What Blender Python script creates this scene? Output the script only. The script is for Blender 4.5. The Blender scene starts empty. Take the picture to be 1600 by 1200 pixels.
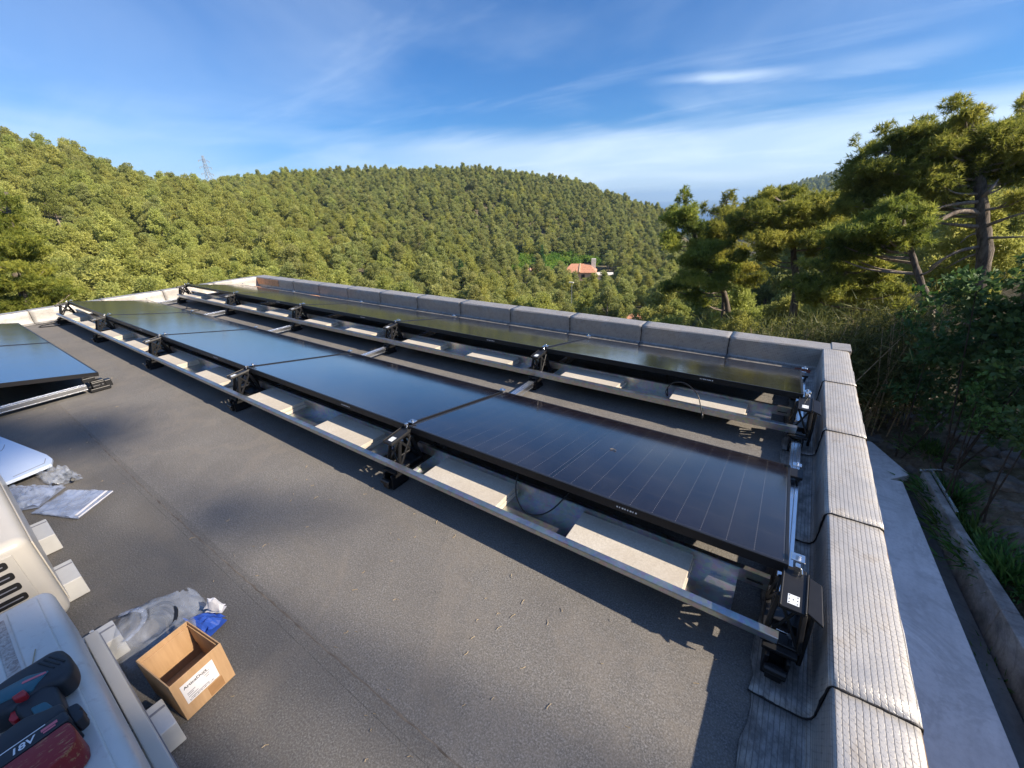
import bpy, bmesh, math, random
import numpy as np
from mathutils import Vector, Matrix, Euler

scene = bpy.context.scene
COL = scene.collection
PI = math.pi
rad = math.radians

# ------------------------------------------------------------------ camera
CAM_H = 1.3681
F_PX = 642.03                     # focal length for a 1600 px wide picture
cam_d = bpy.data.cameras.new('camera')
cam = bpy.data.objects.new('camera', cam_d)
COL.objects.link(cam)
cam_d.sensor_fit = 'HORIZONTAL'
cam_d.sensor_width = 36.0
cam_d.lens = F_PX * 36.0 / 1600.0
cam_d.clip_start = 0.05
cam_d.clip_end = 90000
_r = Vector((0.82794246, 0.55982946, -0.03320016))
_u = Vector((-0.20063127, 0.35095955, 0.91464446))
_f = Vector((-0.52369683, 0.750612, -0.40289361))
cam.matrix_world = Matrix(((_r.x, _u.x, -_f.x, 0), (_r.y, _u.y, -_f.y, 0),
                           (_r.z, _u.z, -_f.z, CAM_H), (0, 0, 0, 1)))
scene.camera = cam

# ------------------------------------------------------------------ light
SUN_DIR = Vector((1.44, 0.32, 1.0)).normalized()      # towards the sun
SUN_EL = math.asin(SUN_DIR.z)
SUN_AZ = math.atan2(SUN_DIR.x, SUN_DIR.y)             # from +Y towards +X
world = bpy.data.worlds.new('World')
scene.world = world
world.use_nodes = True
SKY_STRENGTH = 0.078
EXPOSURE = 1.08
sun_d = bpy.data.lights.new('sun', 'SUN')
sun_d.energy = 4.5
sun_d.angle = rad(0.6)
sun_d.color = (1.0, 0.87, 0.70)
sun = bpy.data.objects.new('sun', sun_d)
COL.objects.link(sun)
sun.rotation_mode = 'QUATERNION'
sun.rotation_quaternion = SUN_DIR.to_track_quat('Z', 'Y')
vs = scene.view_settings
vs.view_transform = 'Standard'
vs.look = 'None'
vs.gamma = 1.0
vs.exposure = EXPOSURE
vs.use_curve_mapping = False


def build_sky():
    nt = world.node_tree
    nt.nodes.clear()
    N, L = nt.nodes.new, nt.links.new
    out = N('ShaderNodeOutputWorld')
    bg = N('ShaderNodeBackground')
    bg.inputs['Strength'].default_value = SKY_STRENGTH
    sky = N('ShaderNodeTexSky')
    sky.sky_type = 'NISHITA'
    sky.sun_disc = False
    sky.sun_elevation = SUN_EL
    sky.sun_rotation = SUN_AZ
    sky.altitude = 100
    sky.air_density = 1.0
    sky.dust_density = 0.4
    sky.ozone_density = 3.5
    geo = N('ShaderNodeTexCoord')
    sep = N('ShaderNodeSeparateXYZ')
    L(geo.outputs['Generated'], sep.inputs[0])

    def math_(op, a, b=None, c=None):
        n = N('ShaderNodeMath')
        n.operation = op
        for i, v in enumerate((a, b, c)):
            if v is None:
                continue
            if isinstance(v, (int, float)):
                n.inputs[i].default_value = v
            else:
                L(v, n.inputs[i])
        return n.outputs[0]

    def ramp(v, a, b, lo=0.0, hi=1.0):
        n = N('ShaderNodeMapRange')
        n.interpolation_type = 'SMOOTHSTEP'
        n.inputs['From Min'].default_value = a
        n.inputs['From Max'].default_value = b
        n.inputs['To Min'].default_value = lo
        n.inputs['To Max'].default_value = hi
        L(v, n.inputs['Value'])
        return n.outputs[0]
    x, y, z = sep.outputs
    el = math_('MULTIPLY', math_('ARCSINE', z), 180 / PI)
    az = math_('MULTIPLY', math_('ARCTAN2', x, y), 180 / PI)
    # cirrus laid out on a high flat layer
    zz = math_('ADD', math_('MAXIMUM', z, 0.0), 0.10)
    px, py = math_('DIVIDE', x, zz), math_('DIVIDE', y, zz)
    comb = N('ShaderNodeCombineXYZ')
    L(px, comb.inputs[0])
    L(py, comb.inputs[1])
    mp = N('ShaderNodeMapping')
    mp.inputs['Rotation'].default_value = (0, 0, rad(-28))
    mp.inputs['Scale'].default_value = (0.55, 1.6, 1)
    mp.inputs['Location'].default_value = (3.3, 1.2, 0)
    L(comb.outputs[0], mp.inputs[0])
    no = N('ShaderNodeTexNoise')
    no.inputs['Scale'].default_value = 1.0
    no.inputs['Detail'].default_value = 7
    no.inputs['Roughness'].default_value = 0.6
    no.inputs['Distortion'].default_value = 0.6
    L(mp.outputs[0], no.inputs['Vector'])
    wisps = ramp(no.outputs['Fac'], 0.50, 0.84, 0, 0.17)
    no2 = N('ShaderNodeTexNoise')
    no2.inputs['Scale'].default_value = 0.55
    no2.inputs['Detail'].default_value = 5
    no2.inputs['Distortion'].default_value = 0.5
    L(comb.outputs[0], no2.inputs['Vector'])
    veil = ramp(no2.outputs['Fac'], 0.42, 0.72, 0, 0.22)
    # low pale bank over the valley mouth, ragged upper edge
    el2 = math_('ADD', el, math_('MULTIPLY', math_('SUBTRACT', no.outputs['Fac'], 0.5), 4.0))
    band = math_('MULTIPLY', math_('MULTIPLY', ramp(el2, 8.6, 5.6), ramp(az, -66, -34)), 0.52)
    band_l = math_('MULTIPLY', math_('MULTIPLY', ramp(el2, 11, 5), ramp(az, -56, -72)), 0.34)
    # one brighter streak
    sa = math_('SUBTRACT', az, -10.5)
    se = math_('SUBTRACT', math_('ADD', el, math_('MULTIPLY', math_('SUBTRACT', no.outputs['Fac'], 0.5), 2.0)), 11.25)
    se = math_('ADD', se, math_('MULTIPLY', sa, 0.05))
    streak = math_('MULTIPLY', math_('MULTIPLY', ramp(math_('ABSOLUTE', sa), 10, 1), ramp(math_('ABSOLUTE', se), 0.8, 0.0)), ramp(no2.outputs['Fac'], 0.30, 0.62, 0.08, 0.46))
    sb = math_('SUBTRACT', az, 3.0)
    sf = math_('ADD', math_('SUBTRACT', el, 10.9), math_('MULTIPLY', math_('SUBTRACT', no.outputs['Fac'], 0.5), 4.0))
    streak = math_('ADD', streak, math_('MULTIPLY', math_('MULTIPLY', ramp(math_('ABSOLUTE', sb), 9, 1), ramp(math_('ABSOLUTE', sf), 1.3, 0.0)), 0.15))
    tot = math_('ADD', math_('ADD', wisps, veil), math_('ADD', math_('ADD', band, band_l), streak))
    hz = ramp(el, 7, 0, 0, 0.12)
    tot = math_('MINIMUM', math_('ADD', tot, hz), 0.85)
    # the camera's rendering of blue: slightly deeper towards the zenith
    tint = N('ShaderNodeMixRGB')
    tint.blend_type = 'MULTIPLY'
    tint.inputs['Fac'].default_value = 1.0
    tc_ = N('ShaderNodeMixRGB')
    L(ramp(el, 20, 45), tc_.inputs['Fac'])
    tc_.inputs['Color1'].default_value = (0.255, 0.555, 0.885, 1)
    tc_.inputs['Color2'].default_value = (0.85, 1.05, 1.35, 1)
    L(tc_.outputs[0], tint.inputs['Color2'])
    L(sky.outputs[0], tint.inputs['Color1'])
    mix = N('ShaderNodeMixRGB')
    L(tot, mix.inputs['Fac'])
    L(tint.outputs[0], mix.inputs['Color1'])
    mix.inputs['Color2'].default_value = (6.3, 7.3, 8.4, 1)
    L(mix.outputs[0], bg.inputs['Color'])
    L(bg.outputs[0], out.inputs['Surface'])


build_sky()

# ------------------------------------------------------------------ helpers
rnd = random.Random(7)
rng = np.random.default_rng(11)
MATS = {}


class G:
    """small shader graph helper"""

    def __init__(self, name, coord='Object'):
        self.m = bpy.data.materials.new(name)
        self.m.use_nodes = True
        self.nt = self.m.node_tree
        self.b = self.nt.nodes['Principled BSDF']
        self.tc = self.nt.nodes.new('ShaderNodeTexCoord')
        self.co = self.tc.outputs[coord]

    def n(self, t, **kw):
        nd = self.nt.nodes.new(t)
        for k, v in kw.items():
            if k in nd.inputs:
                nd.inputs[k].default_value = v
            else:
                setattr(nd, k, v)
        return nd

    def l(self, a, b):
        self.nt.links.new(a, b)

    def noise(self, scale, detail=4, rough=0.55, vec=None, dist=0.0, stretch=None):
        t = self.n('ShaderNodeTexNoise')
        t.inputs['Scale'].default_value = scale
        t.inputs['Detail'].default_value = detail
        t.inputs['Roughness'].default_value = rough
        t.inputs['Distortion'].default_value = dist
        v = vec or self.co
        if stretch:
            mp = self.n('ShaderNodeMapping')
            mp.inputs['Scale'].default_value = stretch
            self.l(v, mp.inputs[0])
            v = mp.outputs[0]
        self.l(v, t.inputs['Vector'])
        return t.outputs['Fac']

    def ramp(self, fac, stops):
        r = self.n('ShaderNodeValToRGB')
        e = r.color_ramp.elements
        while len(e) < len(stops):
            e.new(0.5)
        for el, (p, c) in zip(e, stops):
            el.position = p
            el.color = (c[0], c[1], c[2], 1) if not isinstance(c, (int, float)) else (c, c, c, 1)
        self.l(fac, r.inputs['Fac'])
        return r.outputs['Color']

    def mix(self, fac, a, b, mode='MIX'):
        m = self.n('ShaderNodeMixRGB')
        m.blend_type = mode
        for i, v in (('Fac', fac), ('Color1', a), ('Color2', b)):
            if isinstance(v, (int, float)):
                m.inputs[i].default_value = v if i == 'Fac' else (v, v, v, 1)
            elif isinstance(v, tuple):
                m.inputs[i].default_value = (*v[:3], 1)
            else:
                self.l(v, m.inputs[i])
        return m.outputs[0]

    def math(self, op, a, b=None, c=None):
        n = self.n('ShaderNodeMath')
        n.operation = op
        for i, v in enumerate((a, b, c)):
            if v is None:
                continue
            if isinstance(v, (int, float)):
                n.inputs[i].default_value = v
            else:
                self.l(v, n.inputs[i])
        return n.outputs[0]

    def xyz(self):
        s = self.n('ShaderNodeSeparateXYZ')
        self.l(self.co, s.inputs[0])
        return s.outputs

    def bump(self, h, strength=0.3, dist=0.01, prev=None):
        b = self.n('ShaderNodeBump')
        b.inputs['Strength'].default_value = strength
        b.inputs['Distance'].default_value = dist
        self.l(h, b.inputs['Height'])
        if prev is not None:
            self.l(prev, b.inputs['Normal'])
        self.l(b.outputs[0], self.b.inputs['Normal'])
        return b.outputs[0]

    def col(self, c):
        if isinstance(c, tuple):
            self.b.inputs['Base Color'].default_value = (*c[:3], 1)
        else:
            self.l(c, self.b.inputs['Base Color'])

    def set(self, **kw):
        for k, v in kw.items():
            k = {'rough': 'Roughness', 'metal': 'Metallic', 'ior': 'IOR', 'coat': 'Coat Weight',
                 'trans': 'Transmission Weight', 'alpha': 'Alpha', 'spec': 'Specular IOR Level'}[k]
            if isinstance(v, (int, float)):
                self.b.inputs[k].default_value = v
            else:
                self.l(v, self.b.inputs[k])
        return self


def simple(name, c, rough=0.5, metal=0.0, var=0.12, scale=30, bump=0.0):
    g = G(name)
    n = g.noise(scale, 4)
    lo = tuple(max(0, v * (1 - var)) for v in c)
    hi = tuple(v * (1 + var) for v in c)
    g.col(g.ramp(n, [(0.3, lo), (0.7, hi)]))
    g.set(rough=rough, metal=metal)
    if bump:
        g.bump(n, bump, 0.004)
    return g.m


class MB:
    """collects geometry for ONE mesh object"""

    def __init__(self):
        self.v, self.f, self.mi = [], [], []

    def add(self, vs_, fs, mi=0):
        o = len(self.v)
        self.v += [tuple(p) for p in vs_]
        self.f += [tuple(i + o for i in f) for f in fs]
        self.mi += [mi] * len(fs)

    def box(self, x0, x1, y0, y1, z0, z1, mi=0, M=None):
        vs_ = [(x0, y0, z0), (x1, y0, z0), (x1, y1, z0), (x0, y1, z0),
               (x0, y0, z1), (x1, y0, z1), (x1, y1, z1), (x0, y1, z1)]
        if M is not None:
            vs_ = [tuple(M @ Vector(p)) for p in vs_]
        self.add(vs_, [(0, 3, 2, 1), (4, 5, 6, 7), (0, 1, 5, 4), (1, 2, 6, 5), (2, 3, 7, 6), (3, 0, 4, 7)], mi)

    def bar(self, a, b, w, h=None, mi=0, up=(0, 0, 1)):
        a, b = Vector(a), Vector(b)
        h = h or w
        d = (b - a).normalized()
        s = d.cross(Vector(up))
        if s.length < 1e-4:
            s = d.cross(Vector((1, 0, 0)))
        s.normalize()
        t = s.cross(d)
        s, t = s * w / 2, t * h / 2
        vs_ = [a - s - t, a + s - t, a + s + t, a - s + t, b - s - t, b + s - t, b + s + t, b - s + t]
        self.add(vs_, [(0, 3, 2, 1), (4, 5, 6, 7), (0, 1, 5, 4), (1, 2, 6, 5), (2, 3, 7, 6), (3, 0, 4, 7)], mi)

    def tube(self, pts, r, n=8, mi=0, caps=True):
        pts = [Vector(p) for p in pts]
        rs = r if isinstance(r, (list, tuple)) else [r] * len(pts)
        o = len(self.v)
        prev = None
        for i, p in enumerate(pts):
            d = (pts[min(i + 1, len(pts) - 1)] - pts[max(i - 1, 0)]).normalized()
            if prev is None:
                s = d.cross(Vector((0, 0, 1)))
                if s.length < 1e-3:
                    s = d.cross(Vector((1, 0, 0)))
            else:
                s = prev - d * prev.dot(d)
            s.normalize()
            prev = s
            t = d.cross(s)
            for k in range(n):
                a = 2 * PI * k / n
                self.v.append(tuple(p + (s * math.cos(a) + t * math.sin(a)) * rs[i]))
        for i in range(len(pts) - 1):
            for k in range(n):
                k2 = (k + 1) % n
                self.f.append((o + i * n + k, o + i * n + k2, o + (i + 1) * n + k2, o + (i + 1) * n + k))
                self.mi.append(mi)
        if caps:
            self.f.append(tuple(o + k for k in range(n))[::-1])
            self.f.append(tuple(o + (len(pts) - 1) * n + k for k in range(n)))
            self.mi += [mi, mi]

    def prism(self, poly, z0, z1, mi=0, M=None):
        """poly = list of (x, y), extruded in z"""
        n = len(poly)
        vs_ = [(x, y, z0) for x, y in poly] + [(x, y, z1) for x, y in poly]
        if M is not None:
            vs_ = [tuple(M @ Vector(p)) for p in vs_]
        fs = [tuple(range(n))[::-1], tuple(range(n, 2 * n))]
        fs += [(i, (i + 1) % n, n + (i + 1) % n, n + i) for i in range(n)]
        self.add(vs_, fs, mi)

    def mesh(self, name, mats, smooth=False):
        me = bpy.data.meshes.new(name)
        me.from_pydata(self.v, [], self.f)
        for m in (mats if isinstance(mats, (list, tuple)) else [mats]):
            me.materials.append(m)
        if any(self.mi):
            me.polygons.foreach_set('material_index', self.mi)
        bm = bmesh.new()
        bm.from_mesh(me)
        bmesh.ops.recalc_face_normals(bm, faces=bm.faces)
        bm.to_mesh(me)
        bm.free()
        if smooth:
            me.polygons.foreach_set('use_smooth', [True] * len(me.polygons))
        me.update()
        return me

    def build(self, name, mats, parent=None, smooth=False, bevel=0, seg=2, loc=None):
        o = bpy.data.objects.new(name, self.mesh(name, mats, smooth))
        COL.objects.link(o)
        if parent is not None:
            o.parent = parent
        if loc is not None:
            o.location = loc
        if bevel:
            add_bevel(o, bevel, seg)
        return o


def add_bevel(o, w, seg=2):
    md = o.modifiers.new('bevel', 'BEVEL')
    md.width = w
    md.segments = seg
    md.limit_method = 'ANGLE'
    md.angle_limit = rad(40)
    md.harden_normals = False
    return md


def tag(o, label=None, cat=None, group=None, kind=None):
    if label:
        o['label'] = label
    if cat:
        o['category'] = cat
    if group:
        o['group'] = group
    if kind:
        o['kind'] = kind
    return o


def thing(name, label, cat, loc=(0, 0, 0), rot=(0, 0, 0), group=None):
    o = bpy.data.objects.new(name, None)
    o.empty_display_size = 0.1
    COL.objects.link(o)
    o.location = loc
    o.rotation_euler = rot
    return tag(o, label, cat, group)


CHILDREN = {}


def kids(o):
    if o.name not in CHILDREN:
        CHILDREN[o.name] = [c for c in COL.objects if c.parent == o]
    return CHILDREN[o.name]


def copy_tree(o, parent=None):
    c = o.copy()
    COL.objects.link(c)
    if parent is not None:
        c.parent = parent
    for ch in kids(o):
        copy_tree(ch, c)
    return c


def quad_mesh(name, verts, faces, mat, tint=None, smooth=False):
    """fast numpy mesh; faces is an (n, k) array, tint one float per face"""
    me = bpy.data.meshes.new(name)
    nv, (nf, k) = len(verts), faces.shape
    me.vertices.add(nv)
    me.vertices.foreach_set('co', np.asarray(verts, np.float32).ravel())
    me.loops.add(nf * k)
    me.loops.foreach_set('vertex_index', faces.astype(np.int32).ravel())
    me.polygons.add(nf)
    me.polygons.foreach_set('loop_start', np.arange(0, nf * k, k, dtype=np.int32))
    me.polygons.foreach_set('loop_total', np.full(nf, k, np.int32))
    if smooth:
        me.polygons.foreach_set('use_smooth', np.ones(nf, bool))
    for m in (mat if isinstance(mat, (list, tuple)) else [mat]):
        me.materials.append(m)
    if tint is not None:
        at = me.attributes.new('tint', 'FLOAT', 'FACE')
        at.data.foreach_set('value', np.asarray(tint, np.float32))
    me.update(calc_edges=True)
    me.validate()
    return me


def link_mesh(name, me, parent=None, loc=None):
    o = bpy.data.objects.new(name, me)
    COL.objects.link(o)
    if parent is not None:
        o.parent = parent
    if loc is not None:
        o.location = loc
    return o


def unit(v):
    return v / (np.linalg.norm(v, axis=-1, keepdims=True) + 1e-9)


def text_mesh(body, size, mat, name, parent, M, extrude=0.0004, align='LEFT', shear=0.0):
    cu = bpy.data.curves.new(name, 'FONT')
    cu.body = body
    cu.size = size
    cu.extrude = extrude
    cu.offset = size * 0.018
    cu.align_x = align
    cu.shear = shear
    tmp = bpy.data.objects.new('tmp_text', cu)
    COL.objects.link(tmp)
    dg = bpy.context.evaluated_depsgraph_get()
    me = bpy.data.meshes.new_from_object(tmp.evaluated_get(dg))
    bpy.data.objects.remove(tmp)
    bpy.data.curves.remove(cu)
    me.materials.clear()
    me.materials.append(mat)
    me.name = name
    o = link_mesh(name, me, parent)
    o.matrix_local = M
    return o

# ------------------------------------------------------------------ materials
def mat_roof():
    g = G('roof_felt')
    fine = g.noise(190, 3, 0.75)
    mid = g.noise(60, 3, 0.6)
    big = g.noise(1.3, 4, 0.6, dist=0.4)
    streak = g.noise(2.0, 4, 0.6, stretch=(0.5, 3.0, 1))
    base = g.ramp(fine, [(0.30, (0.075, 0.069, 0.060)), (0.5, (0.148, 0.143, 0.136)), (0.70, (0.305, 0.294, 0.278))])
    base = g.mix(g.ramp(mid, [(0.35, 0.0), (0.75, 0.5)]), base, (0.175, 0.158, 0.135))
    base = g.mix(g.ramp(big, [(0.4, 0.0), (0.7, 0.38)]), base, (0.105, 0.097, 0.090))
    base = g.mix(g.ramp(streak, [(0.52, 0.0), (0.75, 0.3)]), base, (0.19, 0.165, 0.13))
    ring = g.noise(0.9, 5, 0.65, dist=0.6)
    base = g.mix(g.ramp(ring, [(0.46, 0.0), (0.5, 0.22), (0.535, 0.0)]), base, (0.23, 0.20, 0.165))
    dust = g.noise(3.4, 6, 0.7, dist=0.3)
    base = g.mix(g.ramp(dust, [(0.5, 0.0), (0.72, 0.28)]), base, (0.085, 0.08, 0.076))
    # every roll of felt has its own tone
    yy = g.xyz()[1]
    roll = g.math('FRACT', g.math('MULTIPLY', g.math('SINE', g.math('MULTIPLY', g.math('FLOOR', g.math('ADD', yy, 0.61)), 12.99)), 43.7))
    base = g.mix(1.0, base, g.ramp(roll, [(0.0, 0.86), (1.0, 1.0)]), 'MULTIPLY')
    g.col(base)
    g.set(rough=0.92, spec=0.25)
    g.bump(fine, 0.55, 0.003)
    return g.m


def mat_flash(name, axis, dull=0.0):
    """embossed aluminium faced bitumen strip; ribs run along the given axis, so they repeat across the other"""
    g = G(name)
    x, y, z = g.xyz()
    c = x if axis == 'Y' else y
    wob = g.noise(9, 3, 0.5)
    cc = g.math('ADD', g.math('ADD', c, z), g.math('MULTIPLY', wob, 0.004))
    rib = g.math('ABSOLUTE', g.math('SUBTRACT', g.math('FRACT', g.math('MULTIPLY', cc, 72.0)), 0.5))
    line = g.ramp(rib, [(0.02, 1.0), (0.11, 0.0)])
    along = y if axis == 'Y' else x
    dash = g.math('ABSOLUTE', g.math('SUBTRACT', g.math('FRACT', g.math('ADD', g.math('MULTIPLY', along, 55.0), g.math('MULTIPLY', cc, 30))), 0.5))
    dashm = g.ramp(dash, [(0.05, 1.0), (0.16, 0.0)])
    dirt = g.noise(7, 5, 0.65)
    grime = g.noise(24, 5, 0.7, stretch=(1, 0.5, 1))
    spot = g.noise(150, 2, 0.6)
    base = g.ramp(dirt, [(0.3, (0.42, 0.405, 0.38)), (0.55, (0.53, 0.505, 0.465)), (0.75, (0.46, 0.405, 0.335))])
    base = g.mix(g.ramp(grime, [(0.55, 0.0), (0.78, 0.5)]), base, (0.20, 0.165, 0.135))
    base = g.mix(g.math('MULTIPLY', line, 0.78), base, (0.085, 0.08, 0.078))
    base = g.mix(g.math('MULTIPLY', dashm, g.math('MULTIPLY', g.ramp(grime, [(0.42, 0.0), (0.62, 1.0)]), 0.36)), base, (0.06, 0.055, 0.052))
    base = g.mix(g.ramp(spot, [(0.66, 0.0), (0.74, 0.6)]), base, (0.12, 0.10, 0.085))
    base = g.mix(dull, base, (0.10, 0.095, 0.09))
    # the part lying on the roof has collected dirt and bitumen
    low = g.ramp(g.math('ADD', z, g.math('MULTIPLY', g.math('SUBTRACT', dirt, 0.5), 0.012)), [(0.006, 1.0), (0.02, 0.0)])
    base = g.mix(g.math('MULTIPLY', low, g.ramp(grime, [(0.35, 0.25), (0.6, 0.85)])), base, (0.13, 0.125, 0.12))
    g.col(base)
    g.set(rough=g.ramp(grime, [(0.3, 0.38), (0.7, 0.6)]), metal=0.40)
    h = g.math('SUBTRACT', g.math('MULTIPLY', rib, 1.0), g.math('MULTIPLY', dashm, 0.25))
    b1 = g.bump(g.ramp(h, [(0.0, 0.0), (0.14, 1.0)]), 0.35, 0.0015)
    g.bump(dirt, 0.10, 0.03, b1)
    return g.m


def mat_glass():
    """dark half-cut cells under glass, object space: x across the long side, y up the short side"""
    g = G('solar_cells')
    x, y, z = g.xyz()

    def near_line(c, pitch, w, off=0.0):
        fr = g.math('FRACT', g.math('ADD', g.math('DIVIDE', c, pitch), off))
        d = g.math('MULTIPLY', g.math('ABSOLUTE', g.math('SUBTRACT', fr, 0.5)), pitch)
        return g.math('LESS_THAN', d, w)
    cx_ = near_line(g.math('ABSOLUTE', x), 0.0838, 0.0011, 0.5 - 0.012 / 0.0838 + 0.02)
    cy_ = near_line(y, 0.1475, 0.0009, 0.40)
    busy = near_line(y, 0.01475, 0.0026, 0.1)
    ribb = near_line(y, 0.1475 / 9, 0.0006, 0.2)
    mid = g.math('LESS_THAN', g.math('ABSOLUTE', x), 0.0035)
    v = g.noise(3.0, 3, 0.5)
    base = g.ramp(v, [(0.3, (0.0075, 0.0065, 0.0105)), (0.7, (0.012, 0.0095, 0.0150))])
    base = g.mix(g.math('MULTIPLY', ribb, 0.25), base, (0.05, 0.05, 0.06))
    base = g.mix(g.math('MULTIPLY', cx_, g.math('ADD', 0.08, g.math('MULTIPLY', busy, 0.66))), base, (0.15, 0.14, 0.135))
    base = g.mix(g.math('MULTIPLY', cy_, 0.42), base, (0.075, 0.07, 0.07))
    base = g.mix(mid, base, (0.003, 0.003, 0.003))
    dust = g.noise(5, 4, 0.6)
    g.col(g.mix(g.ramp(dust, [(0.4, 0.0), (0.9, 0.06)]), base, (0.25, 0.22, 0.18)))
    g.set(rough=0.5, spec=0.0)
    # anti-reflective glass: little mirror when looked at steeply, strong at a grazing angle
    lw = g.n('ShaderNodeLayerWeight')
    lw.inputs['Blend'].default_value = 0.5
    fac = g.math('ADD', 0.014, g.math('MULTIPLY', g.math('MINIMUM', g.math('POWER', lw.outputs['Facing'], 4.2), 0.34), 1.9))
    gl = g.n('ShaderNodeBsdfGlossy')
    g.l(g.ramp(dust, [(0.3, 0.085), (0.8, 0.13)]), gl.inputs['Roughness'])
    mx = g.n('ShaderNodeMixShader')
    g.l(fac, mx.inputs['Fac'])
    g.l(g.b.outputs[0], mx.inputs[1])
    g.l(gl.outputs[0], mx.inputs[2])
    g.l(mx.outputs[0], g.nt.nodes['Material Output'].inputs['Surface'])
    return g.m


def mat_paver():
    g = G('concrete_paver')
    n = g.noise(160, 3, 0.7)
    n2 = g.noise(7, 3)
    b = g.ramp(n, [(0.3, (0.42, 0.385, 0.325)), (0.7, (0.56, 0.52, 0.45))])
    n4 = g.noise(22, 5, 0.75)
    b = g.mix(g.ramp(n2, [(0.4, 0.0), (0.75, 0.45)]), b, (0.36, 0.30, 0.225))
    g.col(g.mix(g.ramp(n4, [(0.60, 0.0), (0.72, 0.4)]), b, (0.24, 0.21, 0.17)))
    g.set(rough=0.9)
    g.bump(n, 0.3, 0.002)
    return g.m


def mat_steel():
    g = G('galvanised_steel')
    vo = g.n('ShaderNodeTexVoronoi')
    vo.inputs['Scale'].default_value = 60
    g.l(g.co, vo.inputs['Vector'])
    n = g.noise(9, 4)
    b = g.ramp(n, [(0.3, (0.44, 0.465, 0.48)), (0.7, (0.58, 0.60, 0.61))])
    g.col(g.mix(0.15, b, vo.outputs['Color'], 'OVERLAY'))
    g.set(rough=g.ramp(n, [(0.3, 0.28), (0.7, 0.42)]), metal=0.95)
    return g.m


def mat_foliage(name, dark, mid, light, trans=0.3, hue=0.08):
    """leaf colour varies from leaf to leaf (tint attribute) and from plant to plant"""
    g = G(name)
    at = g.n('ShaderNodeAttribute')
    at.attribute_name = 'tint'
    oi = g.n('ShaderNodeObjectInfo')
    c = g.ramp(at.outputs['Fac'], [(0.0, dark), (0.5, mid), (1.0, light)])
    hs = g.n('ShaderNodeHueSaturation')
    g.l(g.math('ADD', 0.5 - hue * 0.15, g.math('MULTIPLY', oi.outputs['Random'], hue * 0.45)), hs.inputs['Hue'])
    g.l(g.math('ADD', 0.84, g.math('MULTIPLY', g.math('FRACT', g.math('MULTIPLY', oi.outputs['Random'], 7.31)), 0.32)), hs.inputs['Value'])
    g.l(c, hs.inputs['Color'])
    g.col(hs.outputs[0])
    g.set(rough=0.55, spec=0.3)
    tr = g.n('ShaderNodeBsdfTranslucent')
    g.l(hs.outputs[0], tr.inputs['Color'])
    mx = g.n('ShaderNodeMixShader')
    mx.inputs['Fac'].default_value = trans
    out = g.nt.nodes['Material Output']
    g.l(g.b.outputs[0], mx.inputs[1])
    g.l(tr.outputs[0], mx.inputs[2])
    g.l(mx.outputs[0], out.inputs['Surface'])
    return g.m


def mat_bark(name, a, b):
    g = G(name)
    n = g.noise(14, 5, 0.7, stretch=(1, 1, 0.25))
    g.col(g.ramp(n, [(0.35, a), (0.65, b)]))
    g.set(rough=0.95)
    g.bump(n, 0.8, 0.03)
    return g.m


def mat_film(name, c, alpha, rough=0.18):
    g = G(name)
    n = g.noise(11, 3, 0.5, dist=1.0)
    g.col(g.ramp(n, [(0.3, tuple(v * 0.75 for v in c)), (0.7, c)]))
    g.set(rough=rough, alpha=g.ramp(n, [(0.3, alpha * 0.7), (0.7, min(1, alpha * 1.3))]), spec=0.8)
    g.bump(n, 0.5, 0.01)
    return g.m


def mat_concrete(name, a, b, sc=3.0, bump=0.3):
    g = G(name)
    n = g.noise(sc, 6, 0.65, dist=0.3)
    n2 = g.noise(sc * 14, 4, 0.7)
    n3 = g.noise(sc * 0.9, 4, 0.6, stretch=(3, 0.6, 1))
    c = g.ramp(n, [(0.3, a), (0.7, b)])
    c = g.mix(g.ramp(n2, [(0.45, 0.0), (0.8, 0.35)]), c, tuple(v * 0.6 for v in a))
    c = g.mix(g.ramp(n3, [(0.50, 0.0), (0.72, 0.45)]), c, tuple(v * 0.62 for v in a))
    n4 = g.noise(sc * 0.55, 5, 0.7, dist=0.8)
    c = g.mix(g.ramp(n4, [(0.44, 0.0), (0.485, 0.28), (0.53, 0.0)]), c, tuple(v * 0.45 for v in a))
    g.col(c)
    g.set(rough=0.9)
    g.bump(n2, bump, 0.01)
    return g.m


def mat_ground():
    g = G('hillside_soil')
    n = g.noise(0.55, 6, 0.7)
    n2 = g.noise(5, 6, 0.75)
    n3 = g.noise(0.06, 3, 0.6)
    soil = g.ramp(n2, [(0.25, (0.075, 0.058, 0.042)), (0.5, (0.20, 0.158, 0.115)), (0.75, (0.36, 0.31, 0.25))])
    scrub = g.ramp(n2, [(0.3, (0.022, 0.034, 0.012)), (0.7, (0.075, 0.095, 0.030))])
    g.col(g.mix(g.ramp(g.math('ADD', g.math('MULTIPLY', n, 0.6), g.math('MULTIPLY', n3, 0.4)), [(0.42, 0.15), (0.58, 0.85)]), soil, scrub))
    g.set(rough=1.0, spec=0.1)
    g.bump(n2, 0.8, 0.12)
    return g.m


def mat_card():
    g = G('cardboard')
    n = g.noise(90, 3, 0.6, stretch=(1, 1, 0.1))
    g.col(g.ramp(n, [(0.3, (0.42, 0.255, 0.125)), (0.7, (0.50, 0.315, 0.165))]))
    g.set(rough=0.75)
    return g.m


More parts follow.
